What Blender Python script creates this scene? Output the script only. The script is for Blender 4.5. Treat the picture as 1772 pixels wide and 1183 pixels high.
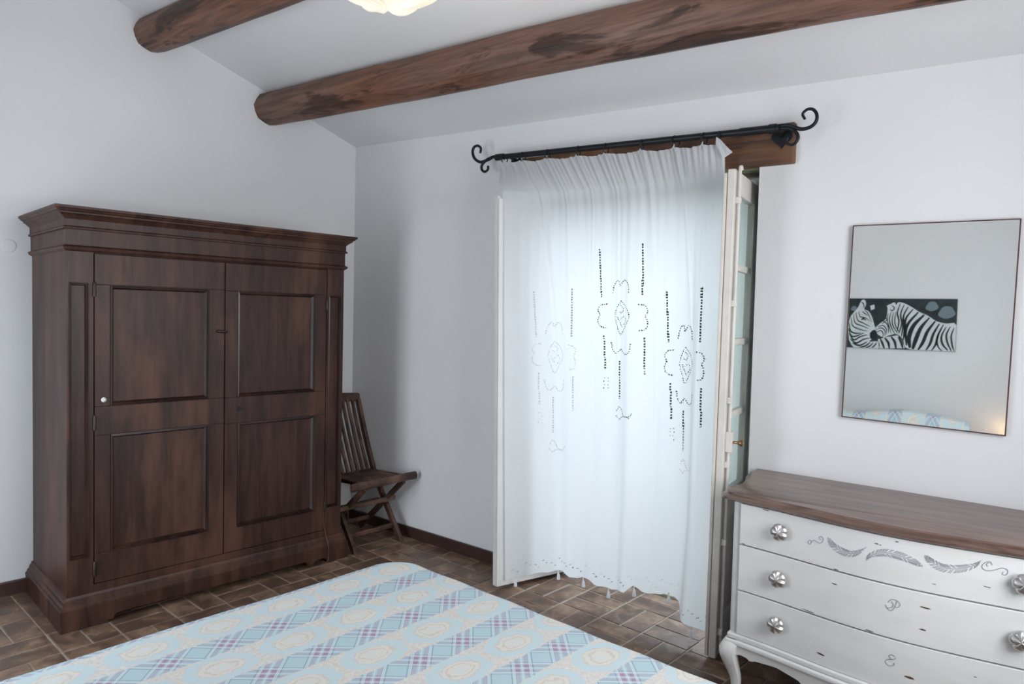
import bpy, bmesh, math, random
import numpy as np
from mathutils import Matrix, Vector

random.seed(7)
for o in list(bpy.data.objects):
    bpy.data.objects.remove(o, do_unlink=True)
SC = bpy.context.scene
COL = SC.collection
R_ = math.radians

# ------------------------------------------------------------------ camera
CAM_LOC = Vector((4.248, -2.997, 1.5))
PITCH, YAW, ROLL, FPX = R_(2.3), R_(41.92), R_(1.37), 1198.0
fh = Vector((-math.sin(YAW), math.cos(YAW), 0)); rt = Vector((math.cos(YAW), math.sin(YAW), 0)); zz = Vector((0, 0, 1))
fw = fh * math.cos(PITCH) - zz * math.sin(PITCH); up = fh * math.sin(PITCH) + zz * math.cos(PITCH)
rr = rt * math.cos(ROLL) + up * math.sin(ROLL); uu = up * math.cos(ROLL) - rt * math.sin(ROLL)
cam = bpy.data.cameras.new('camera'); cam_o = bpy.data.objects.new('camera', cam); COL.objects.link(cam_o)
cam.sensor_width = 36.0; cam.lens = FPX / 1772 * 36.0; cam.clip_start = 0.02
m3 = Matrix((rr, uu, -fw)).transposed()
cam_o.matrix_world = Matrix.Translation(CAM_LOC) @ m3.to_4x4()
SC.camera = cam_o

# ------------------------------------------------------------------ world, lights, exposure
w = bpy.data.worlds.new('sky'); SC.world = w; w.use_nodes = True
bg = w.node_tree.nodes['Background']; bg.inputs[0].default_value = (0.72, 0.85, 1.0, 1); bg.inputs[1].default_value = 0.9
SC.view_settings.view_transform = 'Standard'; SC.view_settings.look = 'None'
SC.view_settings.gamma = 1.0; SC.view_settings.use_curve_mapping = False
SC.view_settings.exposure = 0.0

def area(name, loc, aim, sx, sy, power, color):
    l = bpy.data.lights.new(name, 'AREA'); l.shape = 'RECTANGLE'; l.size = sx; l.size_y = sy; l.energy = power; l.color = color
    o = bpy.data.objects.new(name, l); COL.objects.link(o); o.location = loc
    o.rotation_euler = (Vector(aim) - Vector(loc)).to_track_quat('-Z', 'Y').to_euler()
    return o
area('added_right_daylight', (5.25, -1.38, 1.75), (1.2, -1.2, 1.1), 1.5, 1.7, 88, (0.97, 0.98, 1.0))  # added room light, entering by a made-up window in the unseen right wall
area('added_front_daylight', (1.2, -3.62, 1.0), (1.2, 0.0, 0.9), 1.1, 1.9, 48, (0.86, 0.93, 1.0))  # added fill from behind the camera, through a made-up front window
area('door_daylight', (2.3, 3.0, 3.4), (2.3, 0.0, 0.8), 3.2, 2.4, 190, (0.84, 0.93, 1.0))

# ------------------------------------------------------------------ frames: the back wall and the left wall are not quite square
class Frame:
    def __init__(s, px, py, deg):
        s.a = R_(deg); P = Vector((px, py, 0)); s.rot = Matrix.Rotation(s.a, 4, 'Z')
        s.loc = P - s.rot @ P
FA = Frame(0, 0, 0)          # bed, tiles, front and right wall
FB = Frame(1.25, 0, 3.0)     # back wall and what stands on it
FL = Frame(0, -0.797, -2.017)  # left wall and wardrobe

# ------------------------------------------------------------------ helpers
def tag(o, label=None, cat=None, group=None, kind=None):
    if label: o['label'] = label
    if cat: o['category'] = cat
    if group: o['group'] = group
    if kind: o['kind'] = kind
    return o

def empty(name, frame, base=(0, 0, 0), rz=0.0):
    """thing root standing at its base; parts are built relative to the frame and moved back"""
    o = bpy.data.objects.new(name, None); o.empty_display_size = 0.1; COL.objects.link(o)
    o.location = frame.loc + frame.rot @ Vector(base)
    o.rotation_euler = (0, 0, frame.a + rz)
    o['_base'] = list(base)
    return o

class MB:
    def __init__(s): s.v = []; s.f = []; s.uv = None
    def add(s, vs, fs):
        n = len(s.v); s.v += [tuple(p) for p in vs]; s.f += [tuple(i + n for i in f) for f in fs]; return s
    def box(s, x0, x1, y0, y1, z0, z1):
        return s.add([(x0, y0, z0), (x1, y0, z0), (x1, y1, z0), (x0, y1, z0), (x0, y0, z1), (x1, y0, z1), (x1, y1, z1), (x0, y1, z1)],
                     [(0, 3, 2, 1), (4, 5, 6, 7), (0, 1, 5, 4), (1, 2, 6, 5), (2, 3, 7, 6), (3, 0, 4, 7)])
    def prism(s, poly, axis, a, b):
        """poly in the two other axes, extruded from a to b along axis (x/y/z)"""
        def P(p, t):
            return (t, p[0], p[1]) if axis == 'x' else (p[0], t, p[1]) if axis == 'y' else (p[0], p[1], t)
        n = len(poly)
        vs = [P(p, a) for p in poly] + [P(p, b) for p in poly]
        fs = [tuple(range(n)), tuple(range(2 * n - 1, n - 1, -1))] + [(i, i + n, (i + 1) % n + n, (i + 1) % n) for i in range(n)]
        return s.add(vs, fs)
    def bar(s, p, q, wa, wb, side=(0, 1, 0)):
        """rectangular bar from p to q; wa across `side`, wb across the third direction"""
        p, q = Vector(p), Vector(q); d = (q - p).normalized(); sd = Vector(side); sd = (sd - d * sd.dot(d)).normalized(); t = d.cross(sd)
        vs = []
        for c in (p, q):
            for i, j in ((-1, -1), (1, -1), (1, 1), (-1, 1)): vs.append(c + sd * (i * wa / 2) + t * (j * wb / 2))
        return s.add(vs, [(0, 3, 2, 1), (4, 5, 6, 7), (0, 1, 5, 4), (1, 2, 6, 5), (2, 3, 7, 6), (3, 0, 4, 7)])
    def tube(s, path, r, n=10, caps=True):
        P = [Vector(p) for p in path]; rad = r if isinstance(r, (list, tuple)) else [r] * len(P)
        vs = []; prev = None
        for i, p in enumerate(P):
            d = (P[min(i + 1, len(P) - 1)] - P[max(i - 1, 0)]).normalized()
            if prev is None:
                a = Vector((0, 0, 1)) if abs(d.z) < .9 else Vector((0, 1, 0)); sd = (a - d * a.dot(d)).normalized()
            else:
                sd = prev - d * prev.dot(d); sd = sd.normalized() if sd.length > 1e-6 else d.orthogonal().normalized()
            prev = sd; t = d.cross(sd)
            for k in range(n):
                an = 2 * math.pi * k / n; vs.append(p + (sd * math.cos(an) + t * math.sin(an)) * rad[i])
        fs = []
        for i in range(len(P) - 1):
            for k in range(n): fs.append((i * n + k, i * n + (k + 1) % n, (i + 1) * n + (k + 1) % n, (i + 1) * n + k))
        if caps: fs += [tuple(range(n - 1, -1, -1)), tuple((len(P) - 1) * n + k for k in range(n))]
        return s.add(vs, fs)
    def lathe(s, prof, c=(0, 0, 0), axis='z', n=24):
        vs = []
        for r, h in prof:
            for k in range(n):
                a = 2 * math.pi * k / n; x, y = r * math.cos(a), r * math.sin(a)
                vs.append((c[0] + x, c[1] + y, c[2] + h) if axis == 'z' else (c[0] + x, c[1] - h, c[2] + y) if axis == '-y' else (c[0] + h, c[1] + x, c[2] + y))
        fs = [(i * n + k, i * n + (k + 1) % n, (i + 1) * n + (k + 1) % n, (i + 1) * n + k) for i in range(len(prof) - 1) for k in range(n)]
        fs += [tuple(range(n - 1, -1, -1)), tuple((len(prof) - 1) * n + k for k in range(n))]
        return s.add(vs, fs)
    def wrap(s, prof, xb, xf, y0, y1):
        """moulding round left side, front (+x) and right side: profile of (out, z)"""
        vs = []
        for o, z in prof: vs += [(xb, y0 - o, z), (xf + o, y0 - o, z), (xf + o, y1 + o, z), (xb, y1 + o, z)]
        n = len(prof); fs = []
        for i in range(n - 1):
            for k in range(3): fs.append((i * 4 + k, i * 4 + k + 1, i * 4 + 5 + k, i * 4 + 4 + k))
            fs.append((i * 4 + 3, i * 4, i * 4 + 4, i * 4 + 7))
        fs += [(3, 2, 1, 0), tuple((n - 1) * 4 + k for k in range(4))]
        return s.add(vs, fs)
    def build(s, name, mat, parent=None, frame=None, bevel=0, smooth=None, base=None, seg=2):
        me = bpy.data.meshes.new(name); vs = s.v
        if parent is not None:
            b = parent.get('_base')
            if b is not None: vs = [(p[0] - b[0], p[1] - b[1], p[2] - b[2]) for p in vs]
        elif base is not None:
            vs = [(p[0] - base[0], p[1] - base[1], p[2] - base[2]) for p in vs]
        me.from_pydata(vs, [], s.f)
        bm = bmesh.new(); bm.from_mesh(me); bmesh.ops.recalc_face_normals(bm, faces=bm.faces); bm.to_mesh(me); bm.free()
        if smooth is not None:
            me.polygons.foreach_set('use_smooth', [True] * len(me.polygons))
            if smooth < 180: me.set_sharp_from_angle(angle=R_(smooth))
        if mat: me.materials.append(mat)
        o = bpy.data.objects.new(name, me); COL.objects.link(o)
        if parent is not None:
            o.parent = parent
            if parent.get('_base') is not None: o['_base'] = list(parent['_base'])
        else:
            fr = frame or FA
            o.location = fr.loc + fr.rot @ Vector(base or (0, 0, 0)); o.rotation_euler = (0, 0, fr.a)
            if base: o['_base'] = list(base)
        if bevel:
            md = o.modifiers.new('bevel', 'BEVEL'); md.width = bevel; md.segments = seg; md.limit_method = 'ANGLE'; md.angle_limit = R_(35)
        return o

def spline(pts, n=8):
    """Catmull-Rom through points of any dimension"""
    P = [np.array(p, float) for p in pts]; P = [2 * P[0] - P[1]] + P + [2 * P[-1] - P[-2]]; out = []
    for i in range(1, len(P) - 2):
        for k in range(n):
            t = k / n; a, b, c, d = P[i - 1], P[i], P[i + 1], P[i + 2]
            out.append(.5 * (2 * b + (c - a) * t + (2 * a - 5 * b + 4 * c - d) * t * t + (3 * b - a - 3 * c + d) * t ** 3))
    out.append(P[-2]); return out

# ------------------------------------------------------------------ materials
class S:
    """socket with arithmetic"""
    def __init__(s, nt, k): s.nt = nt; s.k = k
    def _m(s, op, *a):
        n = s.nt.nodes.new('ShaderNodeMath'); n.operation = op
        for i, x in enumerate((s,) + a):
            if isinstance(x, S): s.nt.links.new(x.k, n.inputs[i])
            else: n.inputs[i].default_value = x
        return S(s.nt, n.outputs[0])
    def __add__(s, o): return s._m('ADD', o)
    def __sub__(s, o): return s._m('SUBTRACT', o)
    def __mul__(s, o): return s._m('MULTIPLY', o)
    def __truediv__(s, o): return s._m('DIVIDE', o)
    def __lt__(s, o): return s._m('LESS_THAN', o)
    def __gt__(s, o): return s._m('GREATER_THAN', o)
    def abs(s): return s._m('ABSOLUTE')
    def mod(s, o): return s._m('FLOORED_MODULO', o)
    def floor(s): return s._m('FLOOR')
    def sqrt(s): return s._m('SQRT')
    def sin(s): return s._m('SINE')
    def min(s, o): return s._m('MINIMUM', o)
    def max(s, o): return s._m('MAXIMUM', o)
    def ramp(s, a, b):
        n = s.nt.nodes.new('ShaderNodeMapRange'); n.interpolation_type = 'SMOOTHSTEP'; s.nt.links.new(s.k, n.inputs[0])
        n.inputs[1].default_value = a; n.inputs[2].default_value = b; return S(s.nt, n.outputs[0])

def newmat(name, rough=0.5, spec=0.5, metallic=0.0):
    m = bpy.data.materials.new(name); m.use_nodes = True; nt = m.node_tree; b = nt.nodes['Principled BSDF']
    b.inputs['Roughness'].default_value = rough; b.inputs['Specular IOR Level'].default_value = spec; b.inputs['Metallic'].default_value = metallic
    return m, nt, b
def coord(nt, kind='Object', scale=(1, 1, 1), rand=0.0):
    t = nt.nodes.new('ShaderNodeTexCoord'); mp = nt.nodes.new('ShaderNodeMapping'); mp.inputs['Scale'].default_value = scale
    nt.links.new(t.outputs[kind], mp.inputs[0])
    if rand:
        oi = nt.nodes.new('ShaderNodeObjectInfo'); mu = nt.nodes.new('ShaderNodeMath'); mu.operation = 'MULTIPLY'; mu.inputs[1].default_value = rand
        nt.links.new(oi.outputs['Random'], mu.inputs[0]); nt.links.new(mu.outputs[0], mp.inputs['Location'])
    return mp.outputs[0]
def noise(nt, vec, scale, detail=4, rough=.55, dist=0.0):
    n = nt.nodes.new('ShaderNodeTexNoise'); n.inputs['Scale'].default_value = scale; n.inputs['Detail'].default_value = detail
    n.inputs['Roughness'].default_value = rough; n.inputs['Distortion'].default_value = dist; nt.links.new(vec, n.inputs['Vector']); return S(nt, n.outputs['Fac'])
def mix(nt, fac, a, b):
    n = nt.nodes.new('ShaderNodeMix'); n.data_type = 'RGBA'
    if isinstance(fac, S): nt.links.new(fac.k, n.inputs[0])
    else: n.inputs[0].default_value = fac
    for i, x in ((6, a), (7, b)):
        if isinstance(x, tuple): n.inputs[i].default_value = (*x, 1)
        else: nt.links.new(x, n.inputs[i])
    return n.outputs[2]
def bump(nt, b, h, strength=.2, dist=.01):
    n = nt.nodes.new('ShaderNodeBump'); n.inputs['Strength'].default_value = strength; n.inputs['Distance'].default_value = dist
    nt.links.new(h.k, n.inputs['Height']); nt.links.new(n.outputs[0], b.inputs['Normal'])
def srgb(r, g, b):
    f = lambda c: (c / 255 / 12.92) if c / 255 <= .04045 else ((c / 255 + .055) / 1.055) ** 2.4
    return (f(r), f(g), f(b))

def mat_plain(name, col, rough=.5, spec=.5, metallic=0.0, var=0.0, scale=8):
    m, nt, b = newmat(name, rough, spec, metallic)
    if var:
        v = coord(nt, 'Object'); n = noise(nt, v, scale)
        nt.links.new(mix(nt, n.ramp(.3, .7), tuple(c * (1 - var) for c in col), tuple(min(1, c * (1 + var)) for c in col)), b.inputs['Base Color'])
    else: b.inputs['Base Color'].default_value = (*col, 1)
    return m
def mat_wood(name, dark, mid, light, rough=.4, stretch=(1, 1, .08), scale=22, patch=2.5, rand=3.0, bmp=.12, coat=0.0, spec=.5):
    m, nt, b = newmat(name, rough, spec)
    v = coord(nt, 'Object', stretch, rand); v2 = coord(nt, 'Object', tuple(.35 + .65 * c for c in stretch), rand)
    g = noise(nt, v, scale, 6, .65, .6); p = noise(nt, v2, patch, 3, .5)
    c1 = mix(nt, g.ramp(.32, .7), dark, mid); c2 = mix(nt, (p * 1.0).ramp(.45, .72), c1, light)
    c3 = mix(nt, g.ramp(.3, .45), dark, c2); nt.links.new(c3, b.inputs['Base Color'])
    bump(nt, b, g, bmp, .004)
    if coat: b.inputs['Coat Weight'].default_value = coat; b.inputs['Coat Roughness'].default_value = .25
    return m

def make_plaster(name, col):
    m, nt, b = newmat(name, .85, .25)
    v = coord(nt, 'Object'); n1 = noise(nt, v, 1.3, 4); n2 = noise(nt, v, 26, 5)
    nt.links.new(mix(nt, n1.ramp(.25, .75), tuple(c * .965 for c in col), col), b.inputs['Base Color'])
    bump(nt, b, n1 * .8 + n2 * .12, .22, .02); return m
PLASTER = make_plaster('white_plaster', (.76, .765, .78))
PLASTER_C = make_plaster('white_ceiling_plaster', (.74, .74, .745))
def make_wardrobe():
    m, nt, b = newmat('dark_walnut_stain', .36, .5)
    v = coord(nt, 'Object', (1, 1, .09)); v2 = coord(nt, 'Object', (1.2, 1.2, .45))
    g = noise(nt, v, 26, 6, .65, .5); p = noise(nt, v2, 4.2, 4, .55); q = noise(nt, coord(nt, 'Object', (1, 1, .12)), 9, 3)
    c1 = mix(nt, g.ramp(.3, .72), srgb(40, 24, 20), srgb(70, 44, 36)); c2 = mix(nt, (p * .6 + q * .4).ramp(.47, .66), c1, srgb(88, 57, 45))
    nt.links.new(c2, b.inputs['Base Color']); bump(nt, b, g, .1, .003)
    nt.links.new((p * .22 + .34).k, b.inputs['Roughness']); b.inputs['Specular IOR Level'].default_value = .36; return m
WARD = make_wardrobe()
WARD_M = mat_wood('dark_moulding_wood', srgb(26, 15, 13), srgb(52, 32, 27), srgb(64, 40, 32), .34, (1, 1, .1), 24, 4)
WARD_D = mat_plain('dark_edge_wood', srgb(36, 22, 19), .4)
CHAIR = mat_wood('weathered_teak', srgb(44, 29, 25), srgb(84, 59, 49), srgb(112, 82, 68), .45, (1, 1, 1), 14, 5)
LINTEL = mat_wood('brown_lintel_wood', srgb(62, 40, 28), srgb(104, 70, 48), srgb(128, 88, 60), .6, (.07, 1, 1), 30, 3, bmp=.3)
SOFFIT = mat_wood('grey_plank_wood', srgb(52, 44, 36), srgb(104, 94, 78), srgb(128, 136, 104), .7, (.07, 1, 1), 24, 3, bmp=.3)
def make_beam():
    m, nt, b = newmat('hewn_beam_wood', .5, .45)
    v = coord(nt, 'Object', (.07, 1, 1), 5.0); v2 = coord(nt, 'Object', (.33, 1.6, 1.6), 5.0)
    g = noise(nt, v, 34, 6, .65, .8); p = noise(nt, v2, 5.0, 7, .62, .5); q = noise(nt, coord(nt, 'Object', (.35, 1, 1), 9.0), 1.6, 3)
    base = mix(nt, g.ramp(.3, .7), srgb(84, 58, 48), srgb(124, 92, 78))
    c2 = mix(nt, q.ramp(.42, .62), base, mix(nt, g.ramp(.3, .7), srgb(88, 52, 34), srgb(136, 84, 52)))
    c3 = mix(nt, p.ramp(.53, .6), c2, mix(nt, g.ramp(.35, .65), srgb(40, 22, 14), srgb(74, 42, 26)))
    nt.links.new(c3, b.inputs['Base Color']); bump(nt, b, g * .5 + p * .5, .5, .012); return m
BEAM = make_beam()
def make_tile():
    m, nt, b = newmat('waxed_terracotta_tile', .36, .5)
    v = coord(nt, 'Object', (1, 1, 1), 7.0); n1 = noise(nt, v, 7, 6, .6, .6); n2 = noise(nt, v, 30, 4)
    oi = nt.nodes.new('ShaderNodeObjectInfo'); rnd = S(nt, oi.outputs['Random'])
    c0 = mix(nt, rnd, srgb(116, 91, 73), srgb(150, 122, 100)); c1 = mix(nt, n1.ramp(.35, .68), srgb(92, 72, 62), c0)
    c2 = mix(nt, (n2 * .5 + n1 * .5).ramp(.52, .7), c1, srgb(160, 134, 112)); nt.links.new(c2, b.inputs['Base Color'])
    nt.links.new((n1 * .35 + .18).k, b.inputs['Roughness']); bump(nt, b, n1 * .7 + n2 * .3, .3, .006); return m
TILE = make_tile()
GROUT = mat_plain('pale_grout', srgb(168, 156, 144), .8, .3, var=.12, scale=14)
BASEB = mat_plain('dark_baseboard_paint', srgb(66, 46, 42), .35, .5, var=.12, scale=10)
WHITE_W = mat_plain('white_painted_wood', (.74, .735, .72), .42, .45, var=.04, scale=6)
CREAM_W = mat_plain('cream_painted_wood', (.66, .63, .585), .45, .45, var=.06, scale=6)
TAN_W = mat_plain('bare_tan_edge', srgb(150, 112, 82), .6)
IRON = mat_plain('black_wrought_iron', srgb(34, 37, 40), .42, .5, .55)
BRASS = mat_plain('aged_brass', srgb(150, 122, 92), .3, .5, 1.0)
DARK = mat_plain('dark_void', (.012, .01, .01), .8)
SILVER = mat_plain('antique_silver', srgb(214, 212, 210), .36, .5, 1.0, var=.12, scale=40)
DTOP = mat_wood('brown_varnished_top', srgb(80, 60, 52), srgb(120, 95, 84), srgb(138, 110, 96), .32, (.1, 1, 1), 26, 3, coat=.25)
def make_shabby():
    m, nt, b = newmat('chalky_white_paint', .5, .4)
    v = coord(nt, 'Object', (.5, 1, 2.2)); n1 = noise(nt, v, 7, 4); n2 = noise(nt, v, 22, 6, .7)
    c = mix(nt, n1.ramp(.3, .7), (.70, .70, .69), (.755, .755, .75))
    c2 = mix(nt, n2.ramp(.735, .76), c, srgb(120, 104, 92)); nt.links.new(c2, b.inputs['Base Color']); return m
DPAINT = make_shabby()
ANTIQUE = mat_plain('grey_antiquing', srgb(150, 154, 160), .6, .3)
CHIP = mat_plain('worn_brown_wood', srgb(92, 66, 56), .7, .2)
GLASS, nt, b = newmat('pane_glass', .02, .5); b.inputs['Transmission Weight'].default_value = 1.0; b.inputs['IOR'].default_value = 1.02; b.inputs['Base Color'].default_value = (.93, .97, .95, 1)
MIRROR, nt, b = newmat('silvered_mirror', .015, .5, 1.0); b.inputs['Base Color'].default_value = (.93, .96, .95, 1)
MFRAME = mat_plain('mirror_edge', srgb(78, 48, 42), .4)
FOLIAGE = mat_plain('dark_green_foliage', srgb(38, 62, 34), .8, .2, var=.5, scale=9)
STONE = mat_plain('terrace_stone', srgb(170, 164, 152), .8, .3, var=.15, scale=5)
def make_cloth():
    m = bpy.data.materials.new('white_curtain_cotton'); m.use_nodes = True; nt = m.node_tree; nt.nodes.remove(nt.nodes['Principled BSDF'])
    d = nt.nodes.new('ShaderNodeBsdfDiffuse'); t = nt.nodes.new('ShaderNodeBsdfTranslucent'); mx = nt.nodes.new('ShaderNodeMixShader')
    d.inputs[0].default_value = (.82, .83, .85, 1); t.inputs[0].default_value = (.85, .89, .9, 1); mx.inputs[0].default_value = .5
    nt.links.new(d.outputs[0], mx.inputs[1]); nt.links.new(t.outputs[0], mx.inputs[2]); nt.links.new(mx.outputs[0], nt.nodes['Material Output'].inputs[0]); return m
CLOTH = make_cloth()
ADDED_NET = CLOTH.copy(); ADDED_NET.name = 'added_pale_net'  # translucent cloth added to make the door panes look pale
for n_ in ADDED_NET.node_tree.nodes:
    if n_.type == 'BSDF_TRANSLUCENT': n_.inputs[0].default_value = (.88, .91, .89, 1)
    if n_.type == 'MIX_SHADER': n_.inputs[0].default_value = .85
def make_spread():
    m, nt, b = newmat('printed_bedspread', .75, .25)
    t = nt.nodes.new('ShaderNodeTexCoord'); sp = nt.nodes.new('ShaderNodeSeparateXYZ'); nt.links.new(t.outputs['UV'], sp.inputs[0])
    u = S(nt, sp.outputs[0]); v = S(nt, sp.outputs[1])
    nz = noise(nt, t.outputs['UV'], 26, 4, .6); nf = noise(nt, t.outputs['UV'], 75, 4, .6); nw = noise(nt, t.outputs['UV'], 1.5, 2)
    P = .2535
    un = (u - 2.181 + P / 2); ci = (un / P).floor(); du = un.mod(P) - P / 2          # distance from plaid stripe centre
    # plaid on the bias
    vc = v + 1.462; a = (du + vc) * .70711; bb = (du - vc) * .70711; T = .178 * .70711
    base = srgb(184, 211, 220)
    def bands(k):
        q = ((k + T / 2).mod(T) - T / 2).abs() / T
        pur = ((q - .105).abs() < .05); wl = (q < .012).max((q - .185).abs() < .012).max((q - .225).abs() < .008); dk = ((q - .262).abs() < .014).max((q - .165).abs() < .008); return pur, dk, wl
    pa, da, wa = bands(a); pb, db, wb = bands(bb)
    near = (((a + T / 2).mod(T) - T / 2).abs().max(((bb + T / 2).mod(T) - T / 2).abs()) / T) < .30
    c = mix(nt, (pa + pb) * (near * .12 + .30), base, srgb(172, 122, 160)); c = mix(nt, (da.max(db)) * .5, c, srgb(108, 134, 160)); c = mix(nt, (wa.max(wb)) * .7, c, srgb(228, 234, 238))
    # medallion column between stripes
    mc = (u - 2.181).mod(P) - P / 2
    half = ((u - 2.181) / P).floor().mod(2.0) * .12
    mv = (v + 1.356 + .12 + half).mod(.24) - .12
    rad = ((mc / .080) * (mc / .080) + (mv / .112) * (mv / .112)).sqrt() + (nz - .5) * .55
    cream = mix(nt, nf.ramp(.35, .65), srgb(218, 215, 210), srgb(228, 227, 223))
    scroll = mix(nt, ((nz * 60.0).sin()).ramp(.45, .95) * .4, cream, srgb(200, 188, 182))
    blue = srgb(204, 222, 227)
    e = mix(nt, rad.ramp(.94, 1.02), blue, scroll)
    orn = mix(nt, ((rad * 30.0 + nf * 5.0).sin()).ramp(.25, .9) * .42, srgb(226, 224, 217), srgb(196, 184, 168))
    e = mix(nt, rad.ramp(.66, .58), e, orn)
    e = mix(nt, rad.ramp(.24, .18), e, srgb(222, 226, 224))
    edge = (du.abs() + (nz - .5) * .02)
    col = mix(nt, edge.ramp(.046, .050), c, e)
    nt.links.new(mix(nt, nw.ramp(.3, .7) * .06, col, (.5, .5, .5)), b.inputs['Base Color'])
    bump(nt, b, nf, .12, .003); return m
SPREAD = make_spread()

# ================================================================== SETTING
# floor with basket-woven terracotta tiles
fl = MB().box(-.4, 5.2, -3.5, .75, -.14, -.0038).build('floor', GROUT); tag(fl, kind='structure')
MODX, MODY, X0, Y0 = .2415, .2425, .635, -.155
tile_cache = {}
def tile_mesh(lx, ly):
    key = (round(lx, 3), round(ly, 3))
    if key not in tile_cache:
        a, b_, h = lx / 2, ly / 2, .006
        mb = MB(); vs = []
        for k, (s_, z) in enumerate(((0, -.012), (0, h * -.45), (.003, 0))):
            vs += [(-a + s_, -b_ + s_, z), (a - s_, -b_ + s_, z), (a - s_, b_ - s_, z), (-a + s_, b_ - s_, z)]
        fs = [(8, 9, 10, 11)]
        for r in range(2):
            for k in range(4): fs.append((r * 4 + k, r * 4 + (k + 1) % 4, r * 4 + 4 + (k + 1) % 4, r * 4 + 4 + k))
        me = bpy.data.meshes.new('tile'); me.from_pydata(vs, [], fs); me.materials.append(TILE); tile_cache[key] = me
    return tile_cache[key]
rest = MB(); ntile = 0
def visible_tile(x, y):
    if x < .62 and y < -.60 and y > -1.98: return False      # under the wardrobe
    if y > .0 and not 1.75 < x < 2.95: return False
    if x < 1.98 and -2.62 < y: return True
    return y > -1.16 and x < 3.05
for i in range(-3, 19):
    for j in range(-14, 4):
        cx, cy = X0 + (i + .5) * MODX, Y0 + (j - 1 + .5) * MODY
        alongy = ((i + (j)) % 2 == 0)
        for s_ in (-1, 1):
            if alongy: tx, ty, lx, ly = cx + s_ * MODX / 4, cy, MODX / 2 - .007, MODY - .007
            else: tx, ty, lx, ly = cx, cy + s_ * MODY / 4, MODX - .007, MODY / 2 - .007
            if not (-.1 < tx < 5.0 and -3.4 < ty < .27): continue
            if visible_tile(tx, ty) and ntile < 300:
                o = bpy.data.objects.new('tile', tile_mesh(lx, ly)); COL.objects.link(o); o.parent = fl
                o.location = (tx, ty, random.uniform(-.0012, .0004))
                o.rotation_euler = (random.uniform(-.006, .006), random.uniform(-.006, .006), random.uniform(-.012, .012)); ntile += 1
            else: rest.box(tx - lx / 2, tx + lx / 2, ty - ly / 2, ty + ly / 2, -.012, 0)
o = rest.build('tile_field', TILE, fl); tag(o, kind='stuff')

# walls
def ceil_z(x, y): return 2.66 - .328 * y - .043 * x        # in the back-wall frame
HB = 2.75
mb = MB()
mb.prism([(-.35, 0), (1.735, 0), (1.815, .25), (1.815, .42), (-.35, .42)], 'z', -.1, HB)
mb.prism([(2.958, 0), (5.3, 0), (5.3, .42), (2.90, .42), (2.90, .25)], 'z', -.1, HB)
mb.box(1.735, 2.958, 0.0, .42, 2.24, HB)
tag(mb.build('wall_back', PLASTER, frame=FB), kind='structure')
mb = MB().prism([(-3.5, -.1), (.45, -.1), (.45, 2.75), (-3.5, 3.95)], 'x', -.25, .05)
tag(mb.build('wall_left', PLASTER, frame=FL), kind='structure')
mb = MB(); fx0, fx1, fz1 = .75, 1.85, 2.15
mb.box(-.5, fx0, -3.45, -3.2, -.1, 4.0); mb.box(fx1, 5.1, -3.45, -3.2, -.1, 4.0); mb.box(fx0, fx1, -3.45, -3.2, fz1, 4.0)
tag(mb.build('wall_front', PLASTER), kind='structure')
mb = MB()
for (x0, x1, z0, z1) in ((fx0, fx1, 0, .06), (fx0, fx1, fz1 - .06, fz1), (fx0, fx0 + .06, 0, fz1), (fx1 - .06, fx1, 0, fz1), (1.27, 1.33, 0, fz1)): mb.box(x0, x1, -3.40, -3.34, z0, z1)
tag(mb.build('added_window_2', WHITE_W, bevel=.004), kind='structure')  # unseen frame, made up to go with the added front light
mb = MB(); XR = 4.85; wy0, wy1, wz0, wz1 = -2.08, -.68, .95, 2.35
mb.box(XR, XR + .25, -3.45, wy0, -.1, 4.0); mb.box(XR, XR + .25, wy1, .7, -.1, 4.0); mb.box(XR, XR + .25, wy0, wy1, -.1, wz0); mb.box(XR, XR + .25, wy0, wy1, wz1, 4.0)
tag(mb.build('wall_right', PLASTER), kind='structure')
mb = MB()
for (y0, y1, z0, z1) in ((wy0, wy1, wz0, wz0 + .05), (wy0, wy1, wz1 - .05, wz1), (wy0, wy0 + .05, wz0, wz1), (wy1 - .05, wy1, wz0, wz1), (-1.405, -1.355, wz0, wz1)): mb.box(XR + .12, XR + .17, y0, y1, z0, z1)
tag(mb.build('added_window_1', WHITE_W, bevel=.004), kind='structure')  # unseen frame, made up to go with the added light from the right
# ceiling slab that slopes up from the back wall
cp = [(-.6, .5), (5.4, .5), (5.4, -4.0), (-.6, -4.0)]
vs = [(x, y, ceil_z(x, y)) for x, y in cp] + [(x, y, ceil_z(x, y) + .18) for x, y in cp]
tag(MB().add(vs, [(0, 1, 2, 3), (7, 6, 5, 4), (0, 4, 5, 1), (1, 5, 6, 2), (2, 6, 7, 3), (3, 7, 4, 0)]).build('ceiling', PLASTER_C, frame=FB), kind='structure')
# baseboards
tag(MB().box(.06, 1.73, -.018, .0, -.004, .07).build('baseboard_back', BASEB, frame=FB, bevel=.004), kind='structure')
tag(MB().box(2.97, 4.7, -.018, .0, -.004, .07).build('baseboard_back_right', BASEB, frame=FB, bevel=.004), kind='structure')
tag(MB().box(.05, .07, -3.15, -.09, -.004, .07).build('baseboard_left', BASEB, frame=FL, bevel=.004), kind='structure')
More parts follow.
